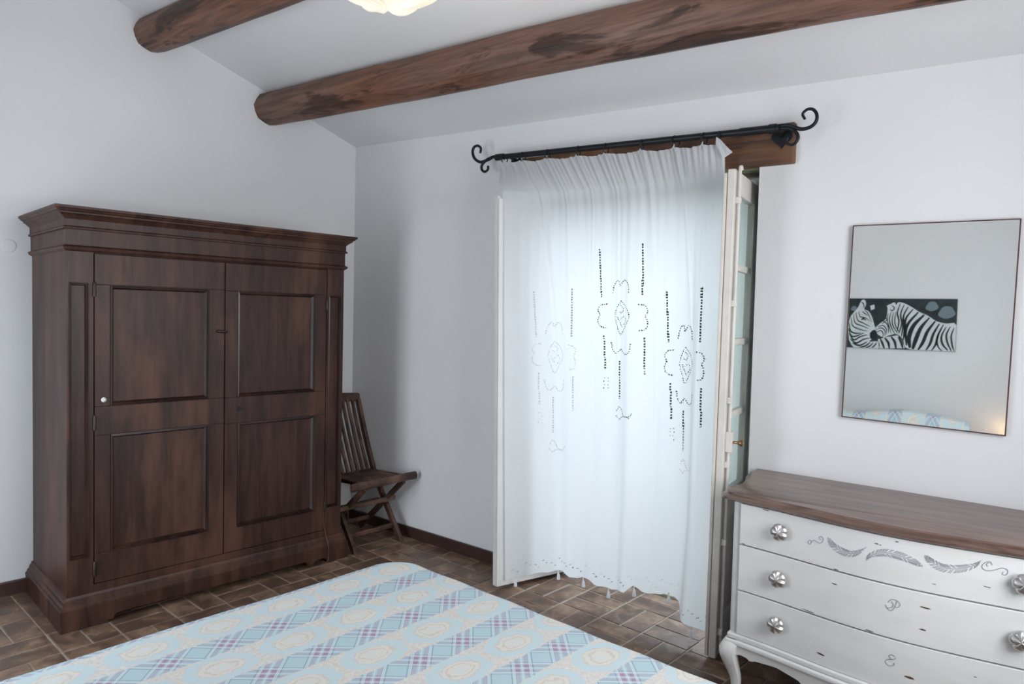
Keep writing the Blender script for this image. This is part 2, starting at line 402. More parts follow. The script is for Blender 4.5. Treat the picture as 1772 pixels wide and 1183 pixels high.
# lintel, planked soffit, threshold
def tilted(mb, x0, x1, y0, y1, zl0, zl1, zr0, zr1):
    return mb.add([(x0, y0, zl0), (x1, y0, zr0), (x1, y1, zr0), (x0, y1, zl0), (x0, y0, zl1), (x1, y0, zr1), (x1, y1, zr1), (x0, y1, zl1)],
                  [(0, 3, 2, 1), (4, 5, 6, 7), (0, 1, 5, 4), (1, 2, 6, 5), (2, 3, 7, 6), (3, 0, 4, 7)])
tag(tilted(MB(), 1.53, 3.115, -.035, .02, 2.215, 2.388, 2.187, 2.362).build('trim_1', LINTEL, frame=FB, bevel=.006), kind='structure')
sf = tag(tilted(MB(), 1.74, 2.956, .022, .30, 2.222, 2.235, 2.196, 2.235).build('trim_2', SOFFIT, frame=FB), kind='structure')
for y0, y1, dz in ((.022, .075, 0), (.082, .15, -.006), (.158, .21, .004)):
    tilted(MB(), 1.742, 2.954, y0, y1, 2.205 + dz, 2.222, 2.182 + dz, 2.2).build('plank', SOFFIT, sf, bevel=.006)
tag(MB().box(1.815, 2.90, .25, .42, -.006, .012).build('trim_3', STONE, frame=FB, bevel=.004), kind='structure')
# door frame
mb = MB(); mb.box(1.812, 1.842, .2, .28, 0, 2.17); mb.box(2.872, 2.902, .2, .28, 0, 2.17); mb.box(1.812, 2.902, .2, .28, 2.14, 2.18)
tag(mb.build('trim_4', WHITE_W, frame=FB, bevel=.003), kind='structure')

# ------------------------------------------------------------------ two open glazed door leaves (built along +x from the hinge, then turned)
def door_leaf(name, hinge, free, face, lean, bolt):
    hx, hy = hinge; ang = math.atan2(free[1] - hy, free[0] - hx); L = math.hypot(free[0] - hx, free[1] - hy)
    o = bpy.data.objects.new(name, None); COL.objects.link(o); tag(o, kind='structure')
    # lean: the leaf has sagged in its own plane's normal direction
    M = Matrix.Translation(FB.loc) @ FB.rot @ Matrix.Translation((hx, hy, .015)) @ Matrix.Rotation(ang, 4, 'Z') @ Matrix.Rotation(lean, 4, 'X')
    o.matrix_world = M
    H = 2.125; T = .032; b = WHITE_W if not bolt else CREAM_W; st = .085; f = face
    # stiles and rails
    for nm, x0, x1 in (('stile', 0, st), ('stile', L - st, L)): MB().box(x0, x1, -T / 2, T / 2, 0, H).build(nm, b, o, bevel=.004)
    for z0, z1 in ((0, .15), (.60, .72), (H - .10, H)): MB().box(st, L - st, -T / 2, T / 2, z0, z1).build('rail', b, o, bevel=.004)
    for z in (1.06, 1.385, 1.715): MB().box(st, L - st, -T * .42, T * .42, z - .015, z + .015).build('muntin', b, o, bevel=.004)
    p = MB().box(st - .004, L - st + .004, -.009, .009, .146, .604).build('panel', b, o)
    mbm = MB()
    for s_ in (-1, 1):
        y0, y1 = sorted((s_ * .009, s_ * .016))
        mbm.box(st, st + .014, y0, y1, .15, .60); mbm.box(L - st - .014, L - st, y0, y1, .15, .60); mbm.box(st, L - st, y0, y1, .15, .164); mbm.box(st, L - st, y0, y1, .586, .60)
    mbm.build('moulding', b, p, bevel=.003)
    zs = [.72, 1.045, 1.075, 1.37, 1.40, 1.70, 1.73, H - .10]
    for k in range(0, 8, 2): MB().box(st - .003, L - st + .003, -.002, .002, zs[k] - .003, zs[k + 1] + .003).build('pane', GLASS, o)
    for z in (.25, 1.05, 1.82): MB().lathe([(.009, 0), (.009, .11)], (0, -f * (T / 2 + .004), z), 'z', 12).build('hinge', IRON if not bolt else b, o, smooth=40)
    if bolt:   # thin net added over the outer side of the panes to brighten them
        MB().box(st - .02, L - st + .02, -f * (T / 2 + .0022), -f * (T / 2 + .0008), .70, H - .08).build('added_net_cover', ADDED_NET, o)
    # inner shutter folded flat against the leaf
    ys = lambda a, c: sorted((a, c)); g = -f if bolt else f
    y0, y1 = ys(g * (T / 2 + .003), g * (T / 2 + .017)); sh = MB().box(L - st if bolt else .012, L, y0, y1, .004, H - .015).build('rebate_strip' if bolt else 'shutter', b, o, bevel=.003)
    y0, y1 = ys(g * (T / 2 + .017), g * (T / 2 + .022))
    for z0, z1 in (() if bolt else ((.14, .40), (.47, 1.98))):
        mbm = MB(); mbm.box(.075, .089, y0, y1, z0, z1); mbm.box(L - .089, L - .075, y0, y1, z0, z1); mbm.box(.089, L - .089, y0, y1, z0, z0 + .014); mbm.box(.089, L - .089, y0, y1, z1 - .014, z1)
        mbm.build('moulding', b, sh, bevel=.002)
    if bolt:
        # bare timber groove, rebate strip, espagnolette rod with guides, lock and knob
        y0, y1 = ys(-f * T / 2, -f * (T / 2 + .003)); MB().box(L - st, L - .004, y0, y1, .005, H - .012).build('edge_groove', TAN_W, o)
        yb = f * (T / 2 + .012); xb = L - .028
        rod = MB().tube([(xb, yb, .03), (xb, yb, H - .01), (xb - .006, yb, H + .012), (xb - .02, yb, H + .016), (xb - .03, yb, H + .004)], .0075, 10).build('bolt_rod', b, o, smooth=40)
        for z in (.1, .5, .84, 1.12, 1.54, 1.98):
            y0, y1 = ys(f * (T / 2 - .001), f * (T / 2 + .021)); MB().box(xb - .014, xb + .014, y0, y1, z, z + .028).build('rod_guide', b, o, bevel=.003)
        y0, y1 = ys(f * (T / 2 - .001), f * (T / 2 + .03)); lk = MB().box(xb - .017, xb + .017, y0, y1, .91, 1.0).build('lock_case', b, o, bevel=.004)
        k = MB()
        for r, h in (): pass
        prof = [(.004, 0), (.006, .004), (.006, .018), (.011, .028), (.015, .036), (.014, .044), (.006, .048)]
        vs = []; n = 14
        for r, h in prof:
            for q in range(n): a = 2 * math.pi * q / n; vs.append((xb + r * math.cos(a), f * (T / 2 + .028 + h), .955 + r * math.sin(a)))
        fs = [(i * n + q, i * n + (q + 1) % n, (i + 1) * n + (q + 1) % n, (i + 1) * n + q) for i in range(len(prof) - 1) for q in range(n)] + [tuple(range(n)), tuple((len(prof) - 1) * n + q for q in range(n))]
        k.add(vs, fs).build('knob', BRASS, lk, smooth=40)
    return o
door_leaf('door_1', (1.850, .175), (1.694, -.292), 1, R_(1.9), False)
door_leaf('door_2', (2.862, .195), (2.922, -.262), 1, R_(-.3), True)

# ------------------------------------------------------------------ roof beams
def beam(y, z, r, label, seed):
    rnd = random.Random(seed); root_base = (0.0, y, z - r)
    n = 16; xs = np.linspace(-.05, 5.05, 70); vs = []
    ph = [rnd.uniform(0, 6.28) for _ in range(8)]
    for x in xs:
        for k in range(n):
            a = 2 * math.pi * k / n + R_(20)
            q = 1 / max(abs(math.cos(a - R_(20))), abs(math.cos(a - R_(65))), abs(math.cos(a + R_(25))), abs(math.cos(a - R_(110))))   # octagonal, hewn
            rad = r * (1 + .05 * x / 5) * (.50 + .472 * q) * (1 + .022 * math.sin(1.7 * x + ph[0] + 2 * a) + .013 * math.sin(5.1 * x + ph[1] + 3 * a) + .006 * math.sin(14 * x + ph[2] + a))
            vs.append((x, y + .012 * math.sin(.9 * x + ph[3]) + rad * math.cos(a), z - .05 * x + .008 * math.sin(1.3 * x + ph[4]) + rad * math.sin(a)))
    m_ = len(xs)
    fs = [(i * n + k, i * n + (k + 1) % n, (i + 1) * n + (k + 1) % n, (i + 1) * n + k) for i in range(m_ - 1) for k in range(n)] + [tuple(range(n)), tuple((m_ - 1) * n + k for k in range(n))]
    o = MB().add(vs, fs).build('roof_beam', BEAM, frame=FB, base=root_base, smooth=19)
    tag(o, label, 'beam', 'round timber beams under the ceiling')
beam(-.635, 2.785, .106, 'long rough-hewn timber beam crossing the ceiling above the curtain rod', 3)
beam(-1.355, 3.028, .096, 'short visible stretch of timber beam at the upper left, beside the glowing lamp', 11)

# ================================================================== WARDROBE
UY = -1.994
wr = empty('wardrobe', FL, (.38, UY + .72, 0)); tag(wr, 'dark stained wooden two-door wardrobe with moulded cornice standing against the left wall', 'wardrobe')
Wd = 1.438; XB, XF = .062, .705
ca = MB().box(XB, .68, UY, UY + Wd, .03, 1.90).build('carcass', WARD, wr, bevel=.003)
MB().wrap([(0, 1.738), (.012, 1.746), (.017, 1.757), (.004, 1.766), (.004, 1.836), (.013, 1.838), (.015, 1.846), (.008, 1.851), (.008, 1.882), (.016, 1.890), (.026, 1.899), (.036, 1.905), (.036, 1.911), (.045, 1.915), (.050, 1.922), (.056, 1.926), (.056, 1.936), (.048, 1.938)], XB - .008, XF, UY, UY + Wd).build('cornice', WARD, wr)
def panel_inset(parent, u0, u1, z0, z1, xfront, depth=.018, mw=.019):
    """sunk panel with sloping moulding"""
    y0, y1 = UY + u0, UY + u1
    o = MB().box(xfront - depth - .006, xfront - depth, y0 - .004, y1 + .004, z0 - .004, z1 + .004).build('panel', WARD, parent)
    def ring(i, x): return [(x, y0 + i, z0 + i), (x, y1 - i, z0 + i), (x, y1 - i, z1 - i), (x, y0 + i, z1 - i)]
    rings = [ring(0, xfront + .003), ring(.004, xfront + .004), ring(.007, xfront - .004), ring(.011, xfront - .003), ring(mw, xfront - depth), ring(mw, xfront - depth - .003)]
    vs = [p for r in rings for p in r]
    fs = [(k * 4 + q, k * 4 + (q + 1) % 4, k * 4 + 4 + (q + 1) % 4, k * 4 + 4 + q) for k in range(len(rings) - 1) for q in range(4)]
    MB().add(vs, fs).build('moulding', WARD_M, parent)
def frame_with_openings(mb, u0, u1, z0, z1, openings, x0, x1):
    """board u0..u1 x z0..z1 with rectangular openings stacked in z (same u range each)"""
    zc = z0
    for a, b_, c, d in sorted(openings, key=lambda q: q[2]):
        mb.box(x0, x1, UY + u0, UY + u1, zc, c); mb.box(x0, x1, UY + u0, UY + a, c, d); mb.box(x0, x1, UY + b_, UY + u1, c, d); zc = d
    mb.box(x0, x1, UY + u0, UY + u1, zc, z1); return mb
for (u0, u1, a, b_, c, d) in ((0, .109, .010, .090, .32, 1.597), (1.327, Wd, 1.338, 1.422, .32, 1.585)):
    pl = frame_with_openings(MB(), u0, u1, .14, 1.745, [(a, b_, c, d)], .678, XF).build('side_post', WARD, wr)
    panel_inset(pl, a, b_, c, d, XF, .015, .014)
MB().box(.678, XF, UY + .109, UY + 1.327, 1.737, 1.75).build('top_rail', WARD, wr)
MB().box(.678, XF + .001, UY + .109, UY + 1.327, .14, .186).build('bottom_rail', WARD, wr)
dl = frame_with_openings(MB(), .1135, .7185, .189, 1.733, [(.18, .638, .326, .888), (.178, .638, 1.023, 1.591)], .682, .709).build('door', WARD, wr, bevel=.002)
panel_inset(dl, .18, .638, .326, .888, .709); panel_inset(dl, .178, .638, 1.023, 1.591, .709)
dr = frame_with_openings(MB(), .7235, 1.3225, .189, 1.733, [(.794, 1.257, .315, .882), (.791, 1.252, 1.021, 1.587)], .682, .707).build('door', WARD, wr, bevel=.002)
panel_inset(dr, .794, 1.257, .315, .882, .707); panel_inset(dr, .791, 1.252, 1.021, 1.587, .707)
tag(MB().tube([(.706, UY + .690, 1.374), (.722, UY + .690, 1.374)], .011, 12).tube([(.720, UY + .676, 1.376), (.722, UY + .70, 1.373), (.718, UY + .728, 1.371)], [.006, .009, .006], 10).build('latch', WARD_D, dl, smooth=50), 'dark turned wooden latch')
for z in (.26, .948, 1.569): MB().lathe([(.006, 0), (.007, .01), (.007, .06), (.004, .07)], (.712, UY + .112, z - .035), 'z', 10).build('hinge', WARD_D, dl, smooth=40)
tag(MB().lathe([(.010, 0), (.012, .004), (.006, .012), (.001, .013)], (.709, UY + .15, 1.054), 'x', 12).build('door_pull', mat_plain('clear_knob', (.7, .68, .66), .15), dl, smooth=40), 'small pale glass knob')
hp = [(.012 * math.sin(t) ** 3 * 1.1, .010 * (13 * math.cos(t) - 5 * math.cos(2 * t) - 2 * math.cos(3 * t)) / 13) for t in np.linspace(0, 6.283, 22)[:-1]]
tag(MB().prism([(UY + .798 + p[0], .958 + p[1] * 1.5) for p in hp], 'x', .706, .7085).tube([(.708, UY + .806, .957), (.718, UY + .814, .955), (.719, UY + .822, .962)], .002, 6).build('keyhole', DARK, dr), 'black heart-shaped keyhole plate')
for z in (.3, 1.5): MB().lathe([(.005, 0), (.006, .01), (.006, .05), (.004, .06)], (.711, UY + 1.325, z), 'z', 10).build('hinge', WARD_D, dr, smooth=40)
# plinth: moulded part, then boards with bracket feet
MB().wrap([(0, .152), (.006, .150), (.010, .138), (.016, .132), (.018, .120), (.026, .112), (.028, .102), (.034, .098), (.034, .084), (.030, .082)], XB - .005, XF, UY, UY + Wd).build('plinth_moulding', WARD, wr)
po = .033
scal = [(-po, 0), (.15, 0), (.165, .010), (.185, .012), (.19, .03), (.205, .034), (.25, .036), (1.10, .036), (1.19, .036), (1.2, .02), (1.215, .012), (1.235, .012), (1.245, .02), (1.26, .03), (1.30, .032), (1.325, .022), (1.335, .004), (1.36, 0), (Wd + po, 0), (Wd + po, .084), (-po, .084)]
MB().prism([(UY + a, z) for a, z in scal], 'x', XF + po - .022, XF + po).build('plinth_board', WARD, wr)
MB().box(XB, XF + po - .022, UY - po, UY - po + .022, 0, .084).build('plinth_board', WARD, wr)
MB().box(XB, XF + po - .022, UY + Wd + po - .022, UY + Wd + po, 0, .084).build('plinth_board', WARD, wr)
cb_ = MB().tube(spline([(XF + .006, UY + 1.315, .30), (XF + .008, UY + 1.318, .23), (XF + .014, UY + 1.330, .16), (XF + .037, UY + 1.335, .10), (XF + .04, UY + 1.335, .04), (XF + .042, UY + 1.325, .006), (XF + .01, UY + 1.31, .004)], 6), .0028, 6).build('cable', mat_plain('brown_cable', srgb(92, 58, 44), .5), frame=FL, base=(XF, UY + 1.33, 0), smooth=60)
tag(cb_, 'thin brown cable hanging down over the right end of the wardrobe plinth', 'cable')
# round cover plate on the left wall
tag(MB().lathe([(.030, 0), (.033, .001), (.032, .002), (.028, .0025), (.001, .0025)], (.05, -2.09, 1.784), 'x', 32).build('cover_plate', PLASTER, frame=FL, base=(.05, -2.09, 1.784), smooth=40), 'small round white cover plate on the wall left of the wardrobe', 'cover plate')

# ================================================================== FOLDING CHAIR (faces away from the left wall)
ch = empty('folding_chair', FA, (.5, -.31, 0)); tag(ch, 'dark wooden folding chair with slatted back in the corner beside the wardrobe', 'chair')
YN, YF = -.492, -.135
def legA(y): # back post running down to the front foot
    P = [(.248, y, .885), (.33, y, .67), (.452, y, .405), (.60, y, .195), (.742, y, 0.0)]
    mb = MB(); hw, t = .019, .030
    pts = spline(P, 5); vs = []
    for i, p in enumerate(pts):
        d = pts[min(i + 1, len(pts) - 1)] - pts[max(i - 1, 0)]; d /= np.linalg.norm(d); nrm = np.array([d[2], 0, -d[0]])
        if i == len(pts) - 1: nrm = np.array([-1.0, 0, 0]) * 1.15
        for sy, sn in ((-1, -1), (1, -1), (1, 1), (-1, 1)): vs.append(p + np.array([0, sy * hw * .62, 0]) + nrm * sn * t * .62)
    n = len(pts); fs = [(i * 4 + k, i * 4 + (k + 1) % 4, i * 4 + 4 + (k + 1) % 4, i * 4 + 4 + k) for i in range(n - 1) for k in range(4)] + [(0, 1, 2, 3), tuple((n - 1) * 4 + k for k in range(4))]
    return mb.add(vs, fs)
for y in (YN, YF): legA(y).build('back_post', CHAIR, ch, bevel=.003)
for y in (YN + .028, YF - .028):
    MB().bar((.795, y, .415), (.335, y, .018), .022, .036).build('leg', CHAIR, ch, bevel=.004)
# top rail, curved
tp = [(.225 - .02 * (1 - (2 * t - 1) ** 2), YN - .022 + t * (YF - YN + .044), .90 + .008 * (1 - (2 * t - 1) ** 2)) for t in np.linspace(0, 1, 9)]
mb = MB(); vs = []
for p in tp:
    for dx, dz in ((-.012, -.032), (.014, -.036), (.003, .022), (-.02, .024)): vs.append((p[0] + dx + .012, p[1], p[2] + dz))
fs = [(i * 4 + k, i * 4 + (k + 1) % 4, i * 4 + 4 + (k + 1) % 4, i * 4 + 4 + k) for i in range(8) for k in range(4)] + [(0, 1, 2, 3), (32, 33, 34, 35)]
mb.add(vs, fs).build('top_rail', CHAIR, ch, bevel=.006)
for k in range(8):
    y = YN + .04 + k * (YF - YN - .08) / 7; MB().add(*(lambda pts: ([tuple(c) for p in pts for c in (p + np.array([-.006, -.009, 0]), p + np.array([.006, -.009, .004]), p + np.array([.006, .009, .004]), p + np.array([-.006, .009, 0]))],
        [(i * 4 + q, i * 4 + (q + 1) % 4, i * 4 + 4 + (q + 1) % 4, i * 4 + 4 + q) for i in range(len(pts) - 1) for q in range(4)] + [(0, 1, 2, 3), tuple((len(pts) - 1) * 4 + q for q in range(4))]))(spline([(.236, y, .88), (.318, y, .67), (.432, y, .415)], 4))).build('back_slat', CHAIR, ch)
# seat: side bars, slats running front to back, front bar with rounded ends
for y in (YN + .05, YF - .05): MB().bar((.425, y, .408), (.79, y, .432), .02, .03).build('seat_rail', CHAIR, ch, bevel=.003)
for k in range(9):
    y = YN + .025 + k * (YF - YN - .05) / 8; MB().bar((.415, y, .424), (.782, y, .446), .028, .012).build('seat_slat', CHAIR, ch, bevel=.003)
fb = spline([(.797, -.560, .424), (.797, -.545, .432), (.797, -.31, .434), (.797, -.085, .436), (.797, -.068, .43)], 6)
mb = MB(); vs = []; n = 12
for i, p in enumerate(fb):
    e = min(1, .55 + .45 * math.sin(min(1, min(i, len(fb) - 1 - i) / 5) * math.pi / 2))
    for k in range(n):
        a = 2 * math.pi * k / n; vs.append((p[0] + .015 * e * math.cos(a), p[1], p[2] + .026 * e * math.sin(a)))
fs = [(i * n + k, i * n + (k + 1) % n, (i + 1) * n + (k + 1) % n, (i + 1) * n + k) for i in range(len(fb) - 1) for k in range(n)] + [tuple(range(n)), tuple((len(fb) - 1) * n + k for k in range(n))]
mb.add(vs, fs).build('front_bar', CHAIR, ch, smooth=50)
for (x, z, y0, y1, wa, wb) in ((.628, .262, -.535, -.10, .026, .030), (.545, .245, YN + .03, YF - .03, .022, .026), (.44, .105, YN + .03, YF - .03, .022, .026), (.672, .095, YN + .005, YF - .01, .022, .030)):
    MB().bar((x, y0, z), (x, y1, z), wa, wb, (1, 0, 0)).build('stretcher', CHAIR, ch, bevel=.006)

# ================================================================== BED
BX0, BX1, BY0, BY1, BZ = 1.927, 3.73, -3.12, -1.108, .45
bd = empty('bed', FA, ((BX0 + BX1) / 2, (BY0 + BY1) / 2, 0)); tag(bd, 'wide bed under a pale blue printed spread with plaid stripes', 'bed')
MB().box(BX0 + .06, BX1 - .06, BY0 + .03, BY1 - .06, .10, .24).build('bed_base', WARD_D, bd, bevel=.01)
for x in (BX0 + .14, BX1 - .14):
    for y in (BY0 + .12, BY1 - .16): MB().lathe([(.022, 0), (.028, .1)], (x, y, 0), 'z', 14).build('leg', WARD_D, bd, smooth=40)
def rounded(x0, x1, y0, y1, r, n=8):
    out = []
    for cx, cy, a0 in ((x1 - r, y1 - r, 0), (x0 + r, y1 - r, 90), (x0 + r, y0 + r, 180), (x1 - r, y0 + r, 270)):
        for k in range(n + 1): a = R_(a0 + 90 * k / n); out.append((cx + r * math.cos(a), cy + r * math.sin(a)))
    return out
MB().prism(rounded(BX0 + .025, BX1 - .025, BY0 + .03, BY1 - .025, .13), 'z', .24, BZ - .022).build('mattress', WHITE_W, bd, bevel=.02)
for px_ in (2.36, 3.27):  # pillows under the spread
    vs = []; fs = []; nu, nv = 20, 14
    for i in range(nu + 1):
        for j in range(nv + 1):
            a, b_ = -1 + 2 * i / nu, -1 + 2 * j / nv; h = .13 * (max(0, 1 - a ** 4) * max(0, 1 - b_ ** 4)) ** .5
            vs.append((px_ + a * .36, -2.95 + b_ * .13, .445 + .13 + h))
    m0 = len(vs)
    for i in range(nu + 1):
        for j in range(nv + 1):
            a, b_ = -1 + 2 * i / nu, -1 + 2 * j / nv; h = .13 * (max(0, 1 - a ** 4) * max(0, 1 - b_ ** 4)) ** .5
            vs.append((px_ + a * .36, -2.95 + b_ * .13, .445 + .13 - h))
    for i in range(nu):
        for j in range(nv):
            q = [i * (nv + 1) + j, (i + 1) * (nv + 1) + j, (i + 1) * (nv + 1) + j + 1, i * (nv + 1) + j + 1]; fs += [tuple(q), tuple(m0 + k for k in q[::-1])]
    MB().add(vs, fs).build('pillow', WHITE_W, bd, smooth=180)
# the spread: cloth laid over the rounded mattress, falling at the sides and over the pillows
def spread_mesh():
    R0, r = .15, .035; ix0, ix1, iy0, iy1 = BX0 + R0, BX1 - R0, BY0 + .02, BY1 - R0; drop = .30
    us = np.concatenate([np.linspace(ix0 - R0 - drop, ix0 - R0 - .02, 12), np.linspace(ix0 - R0, ix0, 14), np.linspace(ix0, ix1, 90)[1:-1], np.linspace(ix1, ix1 + R0, 14), np.linspace(ix1 + R0 + .02, ix1 + R0 + drop, 12)])
    vv = np.concatenate([np.linspace(iy0, iy1, 110)[:-1], np.linspace(iy1, iy1 + R0, 16), np.linspace(iy1 + R0 + .02, iy1 + R0 + drop, 12)])
    U, V = np.meshgrid(us, vv, indexing='ij')
    du = np.where(U < ix0, U - ix0, np.where(U > ix1, U - ix1, 0)); dv = np.where(V > iy1, V - iy1, 0); d = np.sqrt(du ** 2 + dv ** 2) + 1e-9
    flat = R0 - r; q = np.clip((d - flat) / r, 0, math.pi / 2)
    hor = np.where(d < flat, d, flat + r * np.sin(q)); ver = np.where(d < flat, 0, r * (1 - np.cos(q)) + np.maximum(0, d - flat - r * math.pi / 2))
    X = np.clip(U, ix0, ix1) + du / d * hor; Y = np.minimum(V, iy1) + dv / d * hor
    hang = np.clip((ver - r) / .25, 0, 1); X = X + np.sign(du) * hang * .012 * np.sin(V * 21); Y = Y + np.sign(dv) * hang * .012 * np.sin(U * 19)
    Z = BZ - ver + .0025 * np.sin(U * 7 + V * 3) * np.sin(V * 5.3) + .0012 * np.sin(U * 23 + 1.3 * V)
    sm = lambda a, b_, x: (lambda t: t * t * (3 - 2 * t))(np.clip((x - a) / (b_ - a), 0, 1))
    ph = .345 + .024 * np.cos((X - 2.36) / .91 * 2 * math.pi)
    bumpz = ph * sm(-2.70, -2.88, Y) * sm(BX0 - .02, BX0 + .16, X) * sm(BX1 + .03, BX1 - .07, X) * (1 - .35 * sm(-3.04, -3.12, Y))
    Z = Z + np.where(ver < .2, bumpz, bumpz * .3)
    n, m = U.shape; idx = np.arange(n * m).reshape(n, m)
    b = bd['_base']
    co = np.stack([X - b[0], Y - b[1], Z - b[2]], -1).reshape(-1, 3)
    quads = np.stack([idx[:-1, :-1], idx[1:, :-1], idx[1:, 1:], idx[:-1, 1:]], -1).reshape(-1, 4)
    me = bpy.data.meshes.new('bedspread'); me.from_pydata(co.tolist(), [], quads.tolist())
    uv = me.uv_layers.new(name='UVMap'); uvs = np.stack([U, V], -1).reshape(-1, 2)[quads.reshape(-1)]; uv.data.foreach_set('uv', uvs.astype(np.float32).reshape(-1))
    me.polygons.foreach_set('use_smooth', [True] * len(me.polygons)); me.materials.append(SPREAD)
    o = bpy.data.objects.new('bedspread', me); COL.objects.link(o); o.parent = bd
    md = o.modifiers.new('thickness', 'SOLIDIFY'); md.thickness = .006; md.offset = -1
spread_mesh()

# ================================================================== DRESSER
XC = 3.648
def fy(x, off=0.0): return -.518 - .062 * (.5 + .5 * math.cos(2 * math.pi * max(-.5, min(.5, (x - XC) / 1.18)))) - off
ds = empty('dresser', FB, (XC, -.28, 0)); tag(ds, 'shabby white three-drawer dresser with bowed front and brown wooden top below the mirror', 'dresser')
def bowed(x0, x1, z0, z1, off0, off1, n=28):
    """board following the bowed front: from off1 (outer) back to off0"""
    vs = []
    for x in np.linspace(x0, x1, n + 1):
        vs += [(x, fy(x, off1), z0), (x, fy(x, off1), z1), (x, fy(x, off0), z1), (x, fy(x, off0), z0)]
    fs = [(i * 4 + k, i * 4 + (k + 1) % 4, i * 4 + 4 + (k + 1) % 4, i * 4 + 4 + k) for i in range(n) for k in range(4)] + [(0, 1, 2, 3), tuple(n * 4 + k for k in range(4))]
    return MB().add(vs, fs)
HW = .545
# carcass with bowed front face set back behind the drawers
poly = [(XC - HW, -.03), (XC + HW, -.03)] + [(x, fy(x, -.022)) for x in np.linspace(XC + HW, XC - HW, 30)]
MB().prism(poly, 'z', .245, .798).build('carcass', DPAINT, ds)
# corner posts, beaded
for s_ in (-1, 1):
    x = XC + s_ * (HW - .006)
    MB().tube([(x, -.500, .28), (x, -.500, .798)], .019, 14).tube([(x - s_ * .022, -.514, .28), (x - s_ * .022, -.514, .798)], .006, 8).build('corner_post', DPAINT, ds, smooth=50)
# shaped top with ogee edge
def top_outline(off):
    L, Rr = XC - .585 - off, XC + .585 + off
    left = spline([(L - .05 + off * .5, -.028), (L - .042, -.12), (L - .012, -.22), (L + .004, -.33), (L - .006, -.42), (L - .004, -.475 - off * .3), (L + .022, -.507 - off), (L + .075, -.517 - off)], 5)
    right = [(2 * XC - p[0], p[1]) for p in left][::-1]
    mid = [(x, fy(x, off)) for x in np.linspace(L + .12, Rr - .12, 30)]
    return [tuple(p) for p in left] + mid + [tuple(p) for p in right]
levels = [(-.012, .796), (.016, .797), (.026, .803), (.026, .811), (.016, .817), (.010, .820), (.010, .826), (.002, .8305)]
vs = []; fs = []
for off, z in levels: vs += [(p[0], p[1], z) for p in top_outline(off)]
n = len(top_outline(0))
for i in range(len(levels) - 1):
    for k in range(n): fs.append((i * n + k, i * n + (k + 1) % n, (i + 1) * n + (k + 1) % n, (i + 1) * n + k))
fs += [tuple(range(n)), tuple((len(levels) - 1) * n + k for k in range(n))]
tag(MB().add(vs, fs).build('dresser_top', DTOP, ds, smooth=28), 'brown varnished top with moulded edge')
# star knob
def knob_mesh(x, z):
    vs = []; fs = []; n = 40; yb = fy(x, .012)
    prof = [(.010, 0), (.010, .009), (.022, .012), (.0315, .018), (.0325, .023), (.030, .029), (.0235, .0335), (.0145, .036), (.007, .0375), (.0015, .038)]
    for r, h in prof:
        for k in range(n):
            a = 2 * math.pi * k / n + .3; g = (math.cos(5 * a) * .5 + .5) ** 6
            rr_ = r * (1 - (.10 * g if h > .012 else 0)); hh = h - (.0065 * g * min(1, r / .012) if h > .018 else 0)
            vs.append((x + rr_ * math.cos(a), yb - hh, z + rr_ * math.sin(a)))
    fs = [(i * n + k, i * n + (k + 1) % n, (i + 1) * n + (k + 1) % n, (i + 1) * n + k) for i in range(len(prof) - 1) for k in range(n)] + [tuple(range(n)), tuple((len(prof) - 1) * n + k for k in range(n))]
    return MB().add(vs, fs)
def strokes(lines, off, r):
    """raised thin lines on the bowed drawer front; each line is a list of (x, z)"""
    mb = MB()
    for L in lines:
        mb.tube([(p[0], fy(p[0], off), p[1]) for p in L], r if len(L) > 2 else [r, r * .4], 5)
    return mb
DX0, DX1 = XC - HW + .022, XC + HW - .022
drawers = []
for k, (z0, z1, kz) in enumerate(((.636, .793, .724), (.457, .6315, .550), (.284, .4525, .378))):
    d = bowed(DX0, DX1, z0, z1, -.012, .012).build('drawer', DPAINT, ds, bevel=.0025); drawers.append(d)
    for s_ in (-1, 1): tag(knob_mesh(XC + s_ * .3625, kz).build('knob', SILVER, d, smooth=60), 'silver star-shaped knob')
# carved ornament on the top drawer: scroll, three feathers, scroll
def om(x, y):   # ornament sheet coordinates to (x, z) on the drawer
    dx, dy = (x - 755) / 4.52, (y - 400) / 4.52; return (3.655 + dx * .00192, .7255 - (dy - .262 * dx) * .00218)
def feather(pts, wid):
    c = spline(pts, 5); lines = [[tuple(p) for p in c]]; N = len(c)
    for i in range(1, N - 2):
        t = i / N; wv = wid * max(.15, math.sin(math.pi * min(1, t * 1.05 + .03))) ** .8; d = c[i + 1] - c[i - 1]; d = d / np.linalg.norm(d); nr = np.array([-d[1], d[0]])
        for q in (0, .5):
            b0 = c[i] * (1 - q) + c[i + 1] * q
            for s_ in (1, -1):
                if (i * 5 + int(q * 2) + (s_ > 0)) % 6 == 0: continue
                st = b0 + nr * s_ * wv * .22; e = b0 + nr * s_ * wv - d * wv * .8; lines.append([tuple(st), tuple((st + e) / 2 + d * .0012), tuple(e)])
    return lines
T1 = drawers[0]
for pts in ([(148, 264), (143, 252), (128, 256), (124, 270), (140, 281), (153, 264), (172, 252), (195, 264), (218, 276), (240, 266), (246, 244), (230, 227), (212, 232), (214, 246), (226, 248)],
            [(1372, 500), (1362, 489), (1371, 477), (1390, 480), (1396, 494), (1386, 472), (1360, 472), (1338, 490), (1345, 515), (1380, 530), (1420, 525), (1455, 518), (1485, 530), (1490, 552), (1475, 565), (1458, 556), (1464, 545)]):
    strokes([[tuple(p) for p in spline([om(*p) for p in pts], 4)]], .0125, .0012).build('carved_scroll', ANTIQUE, T1, smooth=60)
